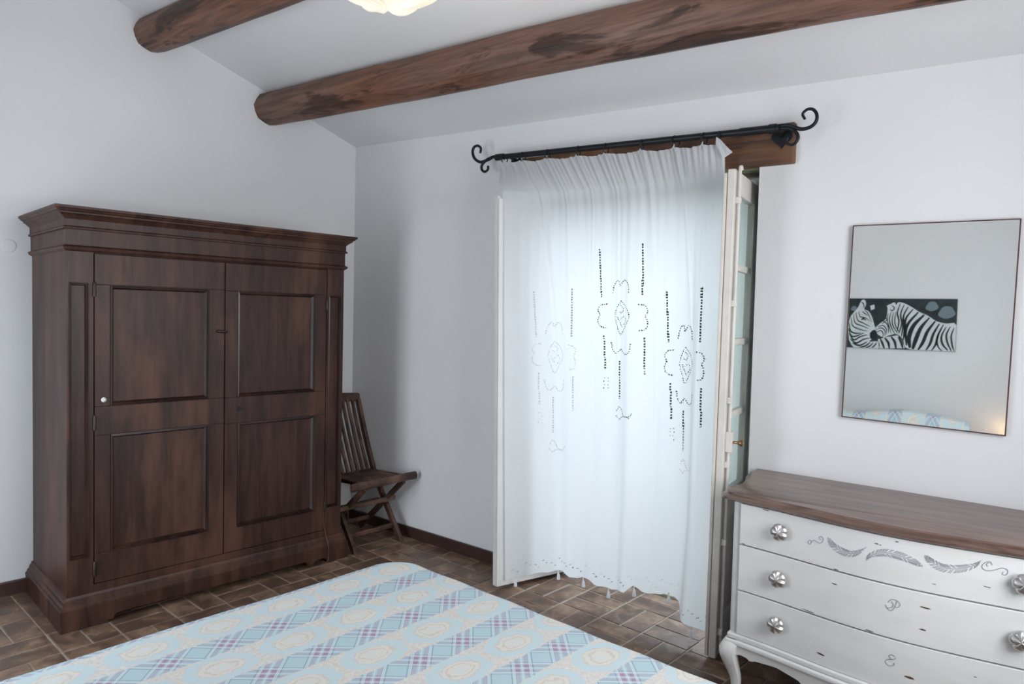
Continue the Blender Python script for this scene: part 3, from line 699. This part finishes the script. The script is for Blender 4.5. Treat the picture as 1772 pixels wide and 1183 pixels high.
for pts in ([(280, 232), (330, 300), (420, 350), (500, 358), (578, 318)], [(972, 475), (900, 430), (800, 385), (700, 362), (610, 378), (580, 415)], [(980, 395), (1020, 440), (1100, 490), (1200, 503), (1290, 488), (1330, 458)]):
    strokes(feather([om(*p) for p in pts], .0135), .0122, .0009).build('carved_feather', ANTIQUE, T1, smooth=60)
# monograms P and E
Pl = [[(-.018, -.014), (-.006, -.019), (.004, -.006), (.010, .016)], [(-.016, .006), (-.006, .018), (.010, .019), (.020, .008), (.012, -.004), (.002, -.002)], [(-.006, .012), (.0, .004), (-.004, -.008), (-.018, -.012), (-.022, -.004)]]
El = [[(.012, .016), (.002, .020), (-.006, .013), (.002, .004), (-.010, .0), (-.016, -.010), (-.006, -.019), (.008, -.014), (.010, -.006)], [(-.004, .004), (.008, .006), (.014, .012)]]
strokes([[tuple(np.array(p) + np.array((3.668, .569))) for p in spline(L, 5)] for L in Pl], .0125, .0012).build('carved_monogram', ANTIQUE, drawers[1], smooth=60)
strokes([[tuple(np.array(p) + np.array((3.669, .384))) for p in spline(L, 5)] for L in El], .0125, .0012).build('carved_monogram', ANTIQUE, drawers[2], smooth=60)
# rubbed-through paint
def wear(parent, spots):
    mb = MB()
    for x, z, l, h in spots:
        n = 8; vs = []
        rn = random.Random(int(x * 1000 + z * 7000))
        for k in range(n):
            a = 2 * math.pi * k / n; px_ = x + l / 2 * math.cos(a) * rn.uniform(.6, 1.1); vs.append((px_, fy(px_, .0127), z + h / 2 * math.sin(a) * rn.uniform(.5, 1.2) - (px_ - x) * .06))
        vs += [(p[0], p[1] + .001, p[2]) for p in vs]
        mb.add(vs, [tuple(range(n))] + [(k, (k + 1) % n, n + (k + 1) % n, n + k) for k in range(n)])
    tag(mb.build('paint_wear', CHIP, parent), kind='stuff')
wear(drawers[0], [(3.226, .789, .032, .004), (3.610, .762, .016, .004), (3.622, .760, .008, .003), (3.67, .782, .012, .004), (3.919, .690, .024, .003), (3.485, .640, .018, .003), (3.14, .640, .02, .003), (3.78, .668, .014, .002)])
wear(drawers[1], [(3.484, .588, .026, .005), (3.757, .585, .034, .006), (3.755, .512, .022, .005), (3.40, .463, .05, .003), (3.60, .462, .03, .003)])
wear(drawers[2], [(3.447, .325, .032, .007), (3.725, .344, .038, .007), (3.96, .345, .03, .008), (3.90, .40, .01, .003)])
# base moulding in two beads, scalloped apron, cabriole legs
bowed(XC - HW - .012, XC + HW + .012, .262, .283, -.03, .022).build('base_moulding', DPAINT, ds, bevel=.006, seg=3)
bowed(XC - HW - .018, XC + HW + .018, .240, .262, -.03, .030).build('base_moulding', DPAINT, ds, bevel=.008, seg=3)
for s_ in (-1, 1):
    x0, x1 = sorted((XC + s_ * (HW + .012), XC + s_ * (HW - .01))); MB().box(x0, x1, -.5, -.04, .24, .283).build('base_moulding', DPAINT, ds, bevel=.005)
def apz(x):
    t = abs(x - XC)
    return float(np.interp(t, [0, .06, .14, .24, .262, .275, .36, .44, .462, .47, .50, .56], [.158, .160, .175, .196, .190, .200, .214, .205, .196, .204, .208, .19]))
n = 90; vs = []
for x in np.linspace(XC - HW + .01, XC + HW - .01, n + 1):
    za = apz(x); vs += [(x, fy(x, .018), za), (x, fy(x, .020), .245), (x, fy(x, -.004), .245), (x, fy(x, -.004), za)]
fs = [(i * 4 + k, i * 4 + (k + 1) % 4, i * 4 + 4 + (k + 1) % 4, i * 4 + 4 + k) for i in range(n) for k in range(4)] + [(0, 1, 2, 3), tuple(n * 4 + k for k in range(4))]
MB().add(vs, fs).build('apron', DPAINT, ds)
def cabriole(s_):
    prof = [(.262, .000, .030), (.245, .010, .034), (.222, .020, .034), (.195, .022, .031), (.165, .014, .027), (.13, .002, .022), (.095, -.008, .0185), (.06, -.010, .0165), (.035, -.004, .0175), (.018, .010, .021), (.006, .016, .023), (0, .016, .021)]
    pr = spline(prof, 3); vs = []; n = 16
    for z, out, h in pr:
        cx, cy = XC + s_ * (HW - .012 + out * .75), -.512 - out * .75
        for k in range(n):
            a = 2 * math.pi * k / n; q = 1 / max(abs(math.cos(a)), abs(math.sin(a))) ** .55; vs.append((cx + h * q * math.cos(a), cy + h * q * math.sin(a), max(0, z)))
    m_ = len(pr)
    fs = [(i * n + k, i * n + (k + 1) % n, (i + 1) * n + (k + 1) % n, (i + 1) * n + k) for i in range(m_ - 1) for k in range(n)] + [tuple(range(n)), tuple((m_ - 1) * n + k for k in range(n))]
    l = MB().add(vs, fs).build('leg', DPAINT, ds, smooth=60)
    c = MB()
    for q in range(4): c.tube(spline([(XC + s_ * (HW + .030), -.535 + q * .008, .235 - q * .012), (XC + s_ * (HW + .036), -.542 + q * .008, .222 - q * .012), (XC + s_ * (HW + .030), -.552 + q * .008, .214 - q * .012)], 4), .003, 6)
    c.build('carving', DPAINT, l, smooth=60)
cabriole(-1); cabriole(1)
for s_ in (-1, 1): MB().add([(XC + s_ * (HW - .03) + a * h, -.06 + b_ * h, z) for z, h in ((0, .014), (.24, .026)) for a, b_ in ((-1, -1), (1, -1), (1, 1), (-1, 1))], [(0, 1, 2, 3), (4, 5, 6, 7), (0, 1, 5, 4), (1, 2, 6, 5), (2, 3, 7, 6), (3, 0, 4, 7)]).build('leg', DPAINT, ds, bevel=.003)

# ================================================================== MIRROR
mc = (3.638, -.013, 1.497); mw, mh = .565, .80
mr = empty('wall_mirror', FB, mc); mr.rotation_euler = (0, R_(.9), FB.a)
tag(mr, 'rectangular wall mirror with thin dark edge hanging over the dresser', 'mirror')
MB().box(mc[0] - mw / 2 + .004, mc[0] + mw / 2 - .004, mc[1] - .004, mc[1] + .010, mc[2] - mh / 2 + .004, mc[2] + mh / 2 - .004).build('mirror_glass', MIRROR, mr)
mb = MB(); a, b_ = mw / 2, mh / 2
for x0, x1, z0, z1 in ((-a, a, b_ - .004, b_), (-a, a, -b_, -b_ + .004), (-a, -a + .004, -b_, b_), (a - .004, a, -b_, b_)): mb.box(mc[0] + x0, mc[0] + x1, mc[1] - .006, mc[1] + .012, mc[2] + z0, mc[2] + z1)
mb.build('mirror_frame', MFRAME, mr)

# ================================================================== CURTAIN ROD, RINGS, CURTAIN
def rodp(x): return (x, -.1, 2.395 - .0439 * (x - 1.49))
rd = empty('curtain_rod', FB, (2.27, -.1, 2.33)); tag(rd, 'black wrought iron curtain rod with scroll ends above the door', 'curtain rod')
MB().tube([rodp(1.50), rodp(3.06)], .0152, 14).build('rod_tube', IRON, rd, smooth=50)
MB().tube([rodp(2.90), rodp(3.075)], .0178, 14).tube([rodp(3.03), rodp(3.06)], .021, 14).build('collar', IRON, rd, smooth=50)
MB().tube([rodp(1.475), rodp(1.53)], .019, 14).build('collar', IRON, rd, smooth=50)
def scr(pts, r0, r1, name):
    P = [(p[0], -.1, p[1]) for p in spline(pts, 6)]; MB().tube(P, [r0 + (r1 - r0) * i / (len(P) - 1) for i in range(len(P))], 10).build(name, IRON, rd, smooth=60)
scr([(1.516, 2.389), (1.459, 2.402), (1.416, 2.391), (1.357, 2.384), (1.311, 2.408), (1.292, 2.445), (1.300, 2.475), (1.330, 2.482), (1.355, 2.464), (1.352, 2.436)], .010, .007, 'scroll')
scr([(1.437, 2.400), (1.395, 2.387), (1.367, 2.364), (1.368, 2.338), (1.391, 2.324), (1.414, 2.335), (1.415, 2.355)], .009, .007, 'scroll')
scr([(3.050, 2.333), (3.112, 2.331), (3.160, 2.309), (3.199, 2.311), (3.222, 2.331), (3.223, 2.361), (3.207, 2.383), (3.184, 2.386), (3.167, 2.370), (3.177, 2.347)], .009, .0055, 'scroll')
scr([(3.060, 2.325), (3.112, 2.319), (3.139, 2.302), (3.152, 2.277), (3.143, 2.254), (3.122, 2.247), (3.105, 2.261), (3.108, 2.280)], .008, .0055, 'scroll')
hh = [(.045 * math.sin(t) ** 3, .04 * (13 * math.cos(t) - 5 * math.cos(2 * t) - 2 * math.cos(3 * t) - math.cos(4 * t)) / 15) for t in np.linspace(0, 6.283, 30)[:-1]]
for x in (3.065, 1.585):
    zc = rodp(x)[2] - .030
    MB().prism([(x + p[0], zc + p[1]) for p in hh], 'y', -.042, -.036).bar((x, -.04, zc + .005), (x, -.1, rodp(x)[2] - .012), .012, .01, (1, 0, 0)).build('bracket', IRON, rd)
rx = [1.537, 1.671, 1.842, 2.040, 2.208, 2.412, 2.589, 2.733, 2.805]
ring_desc = ['leftmost black curtain ring, next to the left scroll of the rod', 'second black curtain ring from the left on the rod', 'third black curtain ring from the left on the rod', 'fourth black curtain ring from the left on the rod', 'middle black curtain ring, fifth of the nine on the rod', 'fourth black curtain ring from the right on the rod', 'third black curtain ring from the right on the rod', 'second black curtain ring from the right on the rod', 'rightmost black curtain ring, holding the turned-over curtain corner']
rn = random.Random(5)
ring_me = None
for x, dsc in zip(rx, ring_desc):
    p = rodp(x); cz = p[2] - .0125
    if ring_me is None:
        o = MB().tube([(0, .026 * math.sin(t), .026 * math.cos(t)) for t in np.linspace(0, 2 * math.pi, 25)], .0032, 8, caps=False).build('curtain_ring', IRON, frame=FB, base=(0, 0, 0), smooth=180); ring_me = o.data
    else:
        o = bpy.data.objects.new('curtain_ring', ring_me); COL.objects.link(o)
    o.location = FB.loc + FB.rot @ Vector((x, p[1], cz)); o.rotation_euler = (0, 0, FB.a + rn.uniform(-.45, .25))
    tag(o, dsc, 'curtain ring', 'rings on the curtain rod')

def curtain():
    dg = .004; ns, nt_ = 345, 580
    s = np.linspace(0, 1, ns + 1)[:, None]; t = np.linspace(0, 1, nt_ + 1)[None, :]
    sm = lambda a, b_, x: (lambda q: q * q * (3 - 2 * q))(np.clip((x - a) / (b_ - a), 0, 1))
    rs = (np.array(rx) - 1.491) / 1.343
    top = 2.356 - .073 * s
    dist = np.min(np.abs(s[:, :, None] - rs[None, None, :]), axis=2)
    top = top - .010 * np.minimum(1, dist / .06) + .010
    xl = np.interp(t, [0, .085, .12, .5, 1], [1.491, 1.655, 1.676, 1.712, 1.752]); xr = np.interp(t, [0, .2, .45, .8, 1], [2.834, 2.852, 2.872, 2.868, 2.838])
    ss = s + .010 * np.sin(2 * np.pi * 6.2 * s + .5) * sm(.05, .5, t)
    X = xl + (xr - xl) * ss
    hx = [1.70, 1.80, 2.03, 2.08, 2.15, 2.24, 2.34, 2.40, 2.45, 2.52, 2.63, 2.685, 2.705, 2.77, 2.85]; hz = [.035, .068, .132, .113, .129, .10, .105, .121, .162, .139, .166, .148, .08, .075, .065]
    hem = np.interp(X[:, -1:], hx, hz) + .006 * np.abs(np.sin(X[:, -1:] * 34))
    Z = top + (hem - top) * t
    A = .004 + .008 * sm(.02, .45, t) + .005 * t
    F = .8 * np.sin(2 * np.pi * 3.3 * s + .9 + .5 * np.sin(3 * t)) + .42 * np.sin(2 * np.pi * 6.7 * s + 2.2 - .8 * t) + .10 * np.sin(2 * np.pi * 13.3 * s + 1.1 + t)
    Y = -.105 - A * F + (1 - sm(0, .10, t)) * (.004 * np.sin(2 * np.pi * 47 * s) + .003 * np.sin(2 * np.pi * 31 * s + 1)) + .0025 * sm(.6, 0, t) * np.sin(2 * np.pi * 23 * s + 5 * t)
    Y = Y - .15 * np.exp(-s / .11) * sm(0, .085, t) - .045 * sm(.86, .93, s) * sm(.1, .5, t)
    # sharp pinched creases falling from some rings
    for r0, st_, wd in ((rs[2], .10, .008), (rs[3], -.05, .007), (rs[4], -.07, .008), (rs[5], .03, .010), (rs[6], .12, .008), (rs[1], .16, .008), (rs[7], -.03, .009)):
        cl = r0 + st_ * t * (1 - .3 * t); Y = Y - .007 * np.exp(-((s - cl) / wd) ** 2) * sm(.9, .1, t)
    co = np.stack([X, Y + 0 * X, Z], -1).reshape(-1, 3)
    idx = np.arange((ns + 1) * (nt_ + 1)).reshape(ns + 1, nt_ + 1)
    quads = np.stack([idx[:-1, :-1], idx[1:, :-1], idx[1:, 1:], idx[:-1, 1:]], -1).reshape(-1, 4)
    # openwork embroidery: rows of small holes (x, z of the hanging cloth)
    cx = co[quads].mean(1)[:, 0]; cz = co[quads].mean(1)[:, 2]
    kill = np.zeros(len(quads), bool)
    def line(pts, half=.0034, per=.0135, on=.0085):
        P = np.array(pts, float); acc = 0.0
        for a, b_ in zip(P[:-1], P[1:]):
            L = np.hypot(*(b_ - a))
            if L < 1e-6: continue
            d = (b_ - a) / L; rx_, rz_ = cx - a[0], cz - a[1]; along = rx_ * d[0] + rz_ * d[1]; across = np.abs(rz_ * d[0] - rx_ * d[1])
            m_ = (along >= 0) & (along < L) & (across < half) & (((along + acc) % per) < on); kill[m_] = True; acc += L
    KX, KZ = .0033, .0029
    def motif(x0, z0, kx, faint=False, parts='all'):
        g = lambda pts, n=5: [tuple(p) for p in spline([(x0 + (p[0] - 1070) * KX * kx, z0 - (p[1] - 545) * KZ) for p in pts], n)]
        for L in ([(1026, 429), (1032, 514)], [(1101, 424), (1104, 511)], [(1038, 581), (1042, 640)], [(1109, 582), (1111, 644)], [(1066, 624), (1068, 690)]):
            if faint and L[0][1] > 600: pass
            line(g(L, 2), .0042)
        th = dict(half=.0026, per=.012, on=.007)
        for L in ([(1050, 507), (1053, 492), (1061, 485), (1064, 494), (1072, 485), (1080, 492), (1082, 507)],
                  [(1042, 526), (1031, 528), (1026, 537), (1030, 545), (1026, 555), (1031, 565), (1042, 568)],
                  [(1098, 526), (1108, 528), (1113, 537), (1109, 545), (1113, 556), (1110, 568), (1100, 571)],
                  [(1050, 592), (1053, 606), (1060, 612), (1068, 604), (1076, 612), (1086, 608), (1088, 592)]): line(g(L), **th)
        th2 = dict(half=.0022, per=.011, on=.006)
        for L in ([(1066, 520), (1058, 534), (1055, 548), (1060, 564), (1067, 579), (1076, 565), (1084, 548), (1078, 532), (1066, 520)],
                  [(1066, 528), (1072, 534), (1068, 541), (1062, 538)], [(1066, 552), (1074, 547), (1078, 555), (1072, 562)], [(1060, 548), (1064, 556), (1070, 566)],
                  [(1063, 712), (1068, 704), (1074, 712), (1078, 719), (1090, 718), (1094, 712)], [(1062, 720), (1068, 726), (1075, 721), (1090, 721)]): line(g(L), **th2)
        for q in range(4):
            for e in (-1, 1): line(g([(1044 + e * (2 + q % 2), 655 + q * 6), (1044 + e * (4 + q % 2), 657 + q * 6)], 2), .002, .02, .006)
    motif(2.335, 1.508, 1.0); motif(1.948, 1.290, .92); motif(2.684, 1.292, .78)
    # eyelets along the hem
    for q in range(26):
        x = 1.78 + q * .0425; z = float(np.interp(x, hx, hz)) + .05 + .02 * (q % 2)
        line([(x, z), (x + .012, z + .006)], .0024, .02, .012); line([(x + .018, z - .012), (x + .026, z - .006)], .0024, .02, .012)
    quads = quads[~kill]
    b = (2.18, -.11, .1)
    me = bpy.data.meshes.new('curtain'); me.vertices.add(len(co)); me.vertices.foreach_set('co', (co - np.array(b)).astype(np.float32).reshape(-1))
    me.loops.add(len(quads) * 4); me.loops.foreach_set('vertex_index', quads.reshape(-1).astype(np.int32))
    me.polygons.add(len(quads)); me.polygons.foreach_set('loop_start', (np.arange(len(quads)) * 4).astype(np.int32)); me.polygons.foreach_set('use_smooth', np.ones(len(quads), bool))
    me.update(); me.validate(); me.materials.append(CLOTH)
    root = empty('curtain', FB, b); tag(root, 'white cotton curtain with openwork embroidery and tassels hanging over the door', 'curtain')
    o = bpy.data.objects.new('curtain_panel', me); COL.objects.link(o); o.parent = root; o['_base'] = list(b)
    # surface lookup for what is sewn on
    def at(x, row):
        k = int(np.argmin(np.abs(X[:, row] - x))); return X[k, row], float((Y + 0 * X)[k, row]), Z[k, row]
    for x in (1.797, 1.995, 2.158, 2.295, 2.457, 2.626, 2.777):
        px_, py_, pz_ = at(x, nt_); py_ -= .004
        MB().tube([(px_, py_, pz_ + .004), (px_, py_, pz_ - .012), (px_ + .001, py_, pz_ - .02), (px_ + .002, py_, pz_ - .048)], [.003, .003, .007, .010], 8).build('tassel', CLOTH, root, smooth=60)
    for x in rx:
        px_, py_, pz_ = at(x, 0); py_ -= .006
        MB().tube([(px_ - .012, py_, pz_ - .016), (px_ - .003, py_, pz_ + .002), (px_ + .004, py_ - .002, pz_ - .004), (px_ + .010, py_, pz_ - .022)], .0022, 6).tube([(px_, py_, pz_ - .006), (px_, py_ + .002, pz_ + .012)], .003, 6).build('tie', CLOTH, root, smooth=60)
    # turned-over corner at the right
    f = [(2.800, 2.290), (2.806, 2.318), (2.826, 2.304), (2.852, 2.272), (2.878, 2.244), (2.850, 2.232), (2.832, 2.222)]
    vs = [(p[0], -.128 - .012 * math.sin(i * .9), p[1]) for i, p in enumerate(f)]; n = len(vs); vs += [(p[0], p[1] + .003, p[2]) for p in vs]
    MB().add(vs, [tuple(range(n)), tuple(range(2 * n - 1, n - 1, -1))] + [(k, k + n, (k + 1) % n + n, (k + 1) % n) for k in range(n)]).build('turned_corner', CLOTH, root)
curtain()

# ================================================================== CEILING LAMP
lp = (2.437, -1.614, 2.462)
lm = empty('ceiling_lamp', FA, lp); tag(lm, 'glowing scalloped cream ceiling lamp hanging between the beams', 'lamp')
LIT, nt, b = newmat('lit_fabric_shade', .8, .2); b.inputs['Base Color'].default_value = (.5, .46, .39, 1)
nz_ = noise(nt, coord(nt, 'Object', (1, 1, 1)), 9, 4); b.inputs['Emission Strength'].default_value = .68
nt.links.new(mix(nt, nz_.ramp(.45, .75), (1.0, .95, .82), (1.0, .80, .56)), b.inputs['Emission Color'])
vs = []; n = 72; lv = 16
for i in range(lv + 1):
    e = i / lv * 1.45
    for k in range(n):
        a = 2 * math.pi * k / n; lobe = abs(math.sin(3.5 * a + .9)); rad = .215 * math.sin(e) * (.86 + .14 * lobe); h = .16 * (1 - math.cos(e)) + .022 * (1 - lobe) * math.sin(e) + .004 * math.sin(11 * a + 4 * e)
        vs.append((lp[0] + rad * math.cos(a), lp[1] + rad * math.sin(a), lp[2] + h))
fs = [(i * n + k, i * n + (k + 1) % n, (i + 1) * n + (k + 1) % n, (i + 1) * n + k) for i in range(lv) for k in range(n)] + [tuple(range(n))]
MB().add(vs, fs).build('shade', LIT, lm, smooth=180)
pb_ = bpy.data.lights.new('ceiling_bulb', 'POINT'); pb_.energy = 13; pb_.color = (1, .93, .84); pb_.shadow_soft_size = .04
po_ = bpy.data.objects.new('ceiling_bulb', pb_); COL.objects.link(po_); po_.location = (lp[0] + .03, lp[1], lp[2] + .13)
MB().tube([(lp[0], lp[1], lp[2] + .1), (lp[0], lp[1], lp[2] + .72)], .004, 8).build('cord', WHITE_W, lm, smooth=60)
MB().lathe([(.02, .08), (.02, .15), (.008, .16)], lp, 'z', 14).build('socket', WHITE_W, lm, smooth=40)

# ================================================================== ON THE FRONT WALL (seen in the mirror)
zp = empty('zebra_picture', FA, (3.14, -3.2, 1.29)); tag(zp, 'black and white zebra photograph on the opposite wall, seen in the mirror', 'picture')
ZX0, ZX1, ZZ0, ZZ1 = 2.745, 3.552, 1.288, 1.702; YP = -3.186
PD = mat_plain('print_dark', srgb(44, 52, 54), .5, .3, var=.3, scale=14); PLt = mat_plain('print_light', srgb(206, 212, 212), .5, .3, var=.06, scale=30); PK = mat_plain('print_black', srgb(30, 35, 37), .5, .3); PB = mat_plain('print_blur', srgb(112, 128, 134), .5, .3)
bp = MB().box(ZX0, ZX1, -3.199, YP, ZZ0, ZZ1).build('panel', PD, zp)
def zm(p):
    u = (p[0] - 135) / 840; v = (p[1] - (62 + u * 40)) / (372 + u * 28); return (2.773 + u * .78, ZZ1 - v * (ZZ1 - ZZ0))
def flat(mb, poly, lay):
    q = [zm(p) for p in poly]; q = [(max(ZX0 + .001, min(ZX1 - .001, a)), max(ZZ0 + .001, min(ZZ1 - .001, z))) for a, z in q]; n = len(q); y = YP + .0004 * lay
    mb.add([(a, y, z) for a, z in q], [tuple(range(n))])
def stroke(mb, pts, w0, w1, lay):
    P = spline(pts, 6); L = []; Rr = []
    for i, p in enumerate(P):
        d = P[min(i + 1, len(P) - 1)] - P[max(i - 1, 0)]; d = d / (np.linalg.norm(d) + 1e-9); nr = np.array([-d[1], d[0]]); wv = (w0 + (w1 - w0) * i / (len(P) - 1)) * (.35 + .65 * math.sin(math.pi * (i + 1) / (len(P) + 1))) / 2
        L.append(p + nr * wv); Rr.append(p - nr * wv)
    for i in range(len(P) - 1): flat(mb, [L[i], L[i + 1], Rr[i + 1], Rr[i]], lay)
for cx_, cy_, r in ((790, 150, 46), (900, 200, 60), (180, 140, 24)):
    mb = MB(); flat(mb, [(cx_ + r * (1 + .15 * math.sin(3 * t)) * math.cos(t), cy_ + r * .8 * math.sin(t)) for t in np.linspace(0, 6.28, 18)[:-1]], 1); mb.build('blurred_highlight', PB, bp)
mb = MB()
flat(mb, spline([(365, 290), (405, 258), (445, 225), (452, 150), (445, 132), (475, 118), (505, 108), (518, 128), (535, 108), (580, 118), (640, 150), (700, 190), (760, 218), (830, 265), (900, 285), (975, 300), (972, 500), (850, 497), (700, 482), (640, 470), (600, 450), (580, 390), (530, 350), (470, 360), (430, 372), (380, 345)], 3), 2)
flat(mb, spline([(138, 290), (150, 210), (190, 160), (215, 130), (240, 82), (268, 80), (278, 115), (265, 150), (300, 165), (330, 210), (355, 280), (372, 320), (370, 360), (340, 380), (320, 400), (390, 402), (392, 455), (260, 448), (190, 437), (150, 380)], 3), 2)
flat(mb, [(385, 385), (440, 372), (540, 360), (575, 400), (600, 462), (400, 456)], 2); flat(mb, [(312, 125), (345, 118), (350, 150), (320, 160)], 2)
tag(mb.build('zebra_print', PLt, bp), kind='stuff')
mb = MB()
for pts, w0, w1 in [
    ([(550, 118), (530, 190), (545, 250), (535, 330)], 12, 14), ([(580, 128), (556, 200), (568, 270), (548, 345)], 13, 14), ([(612, 145), (580, 210), (580, 280), (570, 370)], 14, 16), ([(650, 165), (600, 230), (592, 300), (585, 400)], 18, 16),
    ([(690, 190), (620, 270), (600, 340), (612, 440)], 24, 24), ([(735, 212), (660, 290), (628, 380), (640, 460)], 30, 40), ([(775, 235), (715, 310), (680, 400), (660, 470)], 22, 44), ([(820, 262), (765, 340), (735, 420), (700, 480)], 24, 30), ([(850, 285), (810, 360), (790, 430), (760, 485)], 20, 22), ([(880, 292), (845, 370), (830, 440), (800, 490)], 16, 18),
    ([(900, 310), (870, 380), (880, 440), (920, 490)], 14, 18), ([(930, 310), (905, 370), (915, 430), (945, 495)], 14, 16), ([(958, 320), (940, 380), (950, 450), (965, 495)], 12, 14), ([(865, 330), (838, 400), (850, 460), (880, 495)], 12, 12),
    ([(480, 180), (470, 240), (490, 300), (520, 350)], 9, 9), ([(500, 185), (492, 250), (508, 300), (540, 345)], 9, 9), ([(460, 190), (455, 240), (470, 290), (490, 345)], 8, 8), ([(520, 180), (512, 240), (522, 290), (555, 340)], 9, 9),
    ([(380, 290), (420, 280), (450, 310), (450, 350)], 8, 8), ([(370, 310), (410, 298), (440, 325), (438, 362)], 8, 8), ([(376, 328), (405, 318), (425, 340), (424, 368)], 8, 8), ([(410, 265), (440, 258), (462, 290), (470, 340)], 8, 8), ([(440, 215), (450, 240), (430, 250), (415, 246)], 7, 7), ([(485, 130), (505, 150), (490, 170), (470, 160)], 10, 8),
    ([(405, 380), (425, 420), (440, 456)], 16, 18), ([(440, 375), (470, 415), (480, 458)], 18, 20), ([(490, 368), (520, 410), (532, 460)], 18, 22), ([(545, 372), (570, 415), (585, 460)], 18, 20),
    ([(145, 250), (160, 310), (200, 330), (250, 330)], 12, 10), ([(142, 290), (170, 350), (220, 350), (270, 330)], 13, 10), ([(150, 330), (190, 380), (240, 360), (300, 345)], 14, 10), ([(160, 370), (210, 405), (270, 380), (320, 372)], 15, 10), ([(180, 405), (240, 425), (300, 400)], 14, 12), ([(240, 440), (290, 430), (325, 405)], 12, 12), ([(290, 445), (325, 432), (350, 408)], 12, 10), ([(340, 448), (362, 430), (378, 410)], 12, 10),
    ([(160, 205), (175, 270), (230, 300), (300, 320)], 9, 8), ([(178, 185), (195, 250), (250, 275), (310, 300)], 9, 8), ([(198, 170), (215, 230), (262, 255), (320, 285)], 9, 8), ([(220, 165), (235, 205), (275, 215), (315, 240)], 8, 7), ([(250, 165), (275, 185), (300, 200)], 8, 7), ([(240, 95), (258, 110), (262, 140)], 10, 8), ([(270, 160), (295, 180), (330, 250)], 7, 6), ([(245, 228), (262, 222), (285, 235)], 16, 10)]:
    stroke(mb, pts, w0, w1, 3)
flat(mb, spline([(318, 335), (345, 312), (368, 318), (374, 362), (345, 385), (322, 372)], 3), 4)
tag(mb.build('zebra_stripes', PK, bp), kind='stuff')

# unseen bedside table and lamp, added to give the warm glow in the mirror
bt = empty('bedside_table', FA, (3.98, -3.03, 0)); tag(bt, 'small dark bedside table by the bed head below the camera', 'table')
MB().box(3.82, 4.14, -3.18, -2.9, .44, .465).build('table_top', WARD_D, bt, bevel=.004)
for x in (3.84, 4.12):
    for y in (-3.16, -2.92): MB().bar((x, y, 0), (x, y, .44), .03, .03, (1, 0, 0)).build('leg', WARD_D, bt)
bl = empty('added_bedside_lamp', FA, (3.92, -3.08, .465)); tag(bl, 'small unseen lamp added on the bedside table for the warm glow in the mirror', 'lamp')
MB().lathe([(.05, 0), (.05, .012), (.012, .02), (.01, .12)], (3.92, -3.08, .465), 'z', 20).build('base', BRASS, bl, smooth=40)
SH, nt, b = newmat('warm_lit_shade', .8, .2); b.inputs['Base Color'].default_value = (.9, .75, .5, 1); b.inputs['Emission Color'].default_value = (1, .62, .26, 1); b.inputs['Emission Strength'].default_value = 1.2
mb = MB(); n = 24; vs = [(3.92 + r * math.cos(2 * math.pi * k / n), -3.08 + r * math.sin(2 * math.pi * k / n), z) for r, z in ((.07, .565), (.048, .650)) for k in range(n)]
mb.add(vs, [(k, (k + 1) % n, n + (k + 1) % n, n + k) for k in range(n)]).build('shade', SH, bl, smooth=60)
pl_ = bpy.data.lights.new('added_bedside_bulb', 'POINT'); pl_.energy = .9; pl_.color = (1, .66, .34); pl_.shadow_soft_size = .03
po_ = bpy.data.objects.new('added_bedside_bulb', pl_); COL.objects.link(po_); po_.location = (3.92, -3.08, .625)

# ================================================================== OUTSIDE THE DOOR
tag(MB().box(-.5, 6, .42, 9, -.3, -.05).build('terrace', STONE, frame=FB), kind='structure')
bm = bmesh.new(); bmesh.ops.create_cube(bm, size=1); bmesh.ops.subdivide_edges(bm, edges=bm.edges, cuts=44, use_grid_fill=True)
rnd = random.Random(40); ph = [rnd.uniform(0, 6) for _ in range(6)]
for v in bm.verts:
    c = Vector((v.co.x * 9, v.co.y * 1.6, (v.co.z + .5) * 3.3)); e = v.co.normalized()
    k = .16 * math.sin(3.1 * c.x + ph[0]) * math.sin(2.7 * c.z + ph[1]) + .09 * math.sin(7.3 * c.x + ph[2] + 5 * c.z) + .06 * math.sin(13 * c.z + ph[3]) * math.sin(15 * c.x + ph[4])
    v.co = c + Vector((0, e.y * k * 1.6, max(0, e.z) * k * 1.6))
me = bpy.data.meshes.new('hedge'); bm.to_mesh(me); bm.free(); me.materials.append(FOLIAGE)
o = bpy.data.objects.new('hedge', me); COL.objects.link(o); o.location = (-4.1, 6.6, -.05); tag(o, 'dark green hedge added outside so that the holes of the curtain look dark', 'hedge')  # made-up backdrop, hides the bright sky behind the curtain holes

for o in bpy.data.objects:
    if '_base' in o: del o['_base']
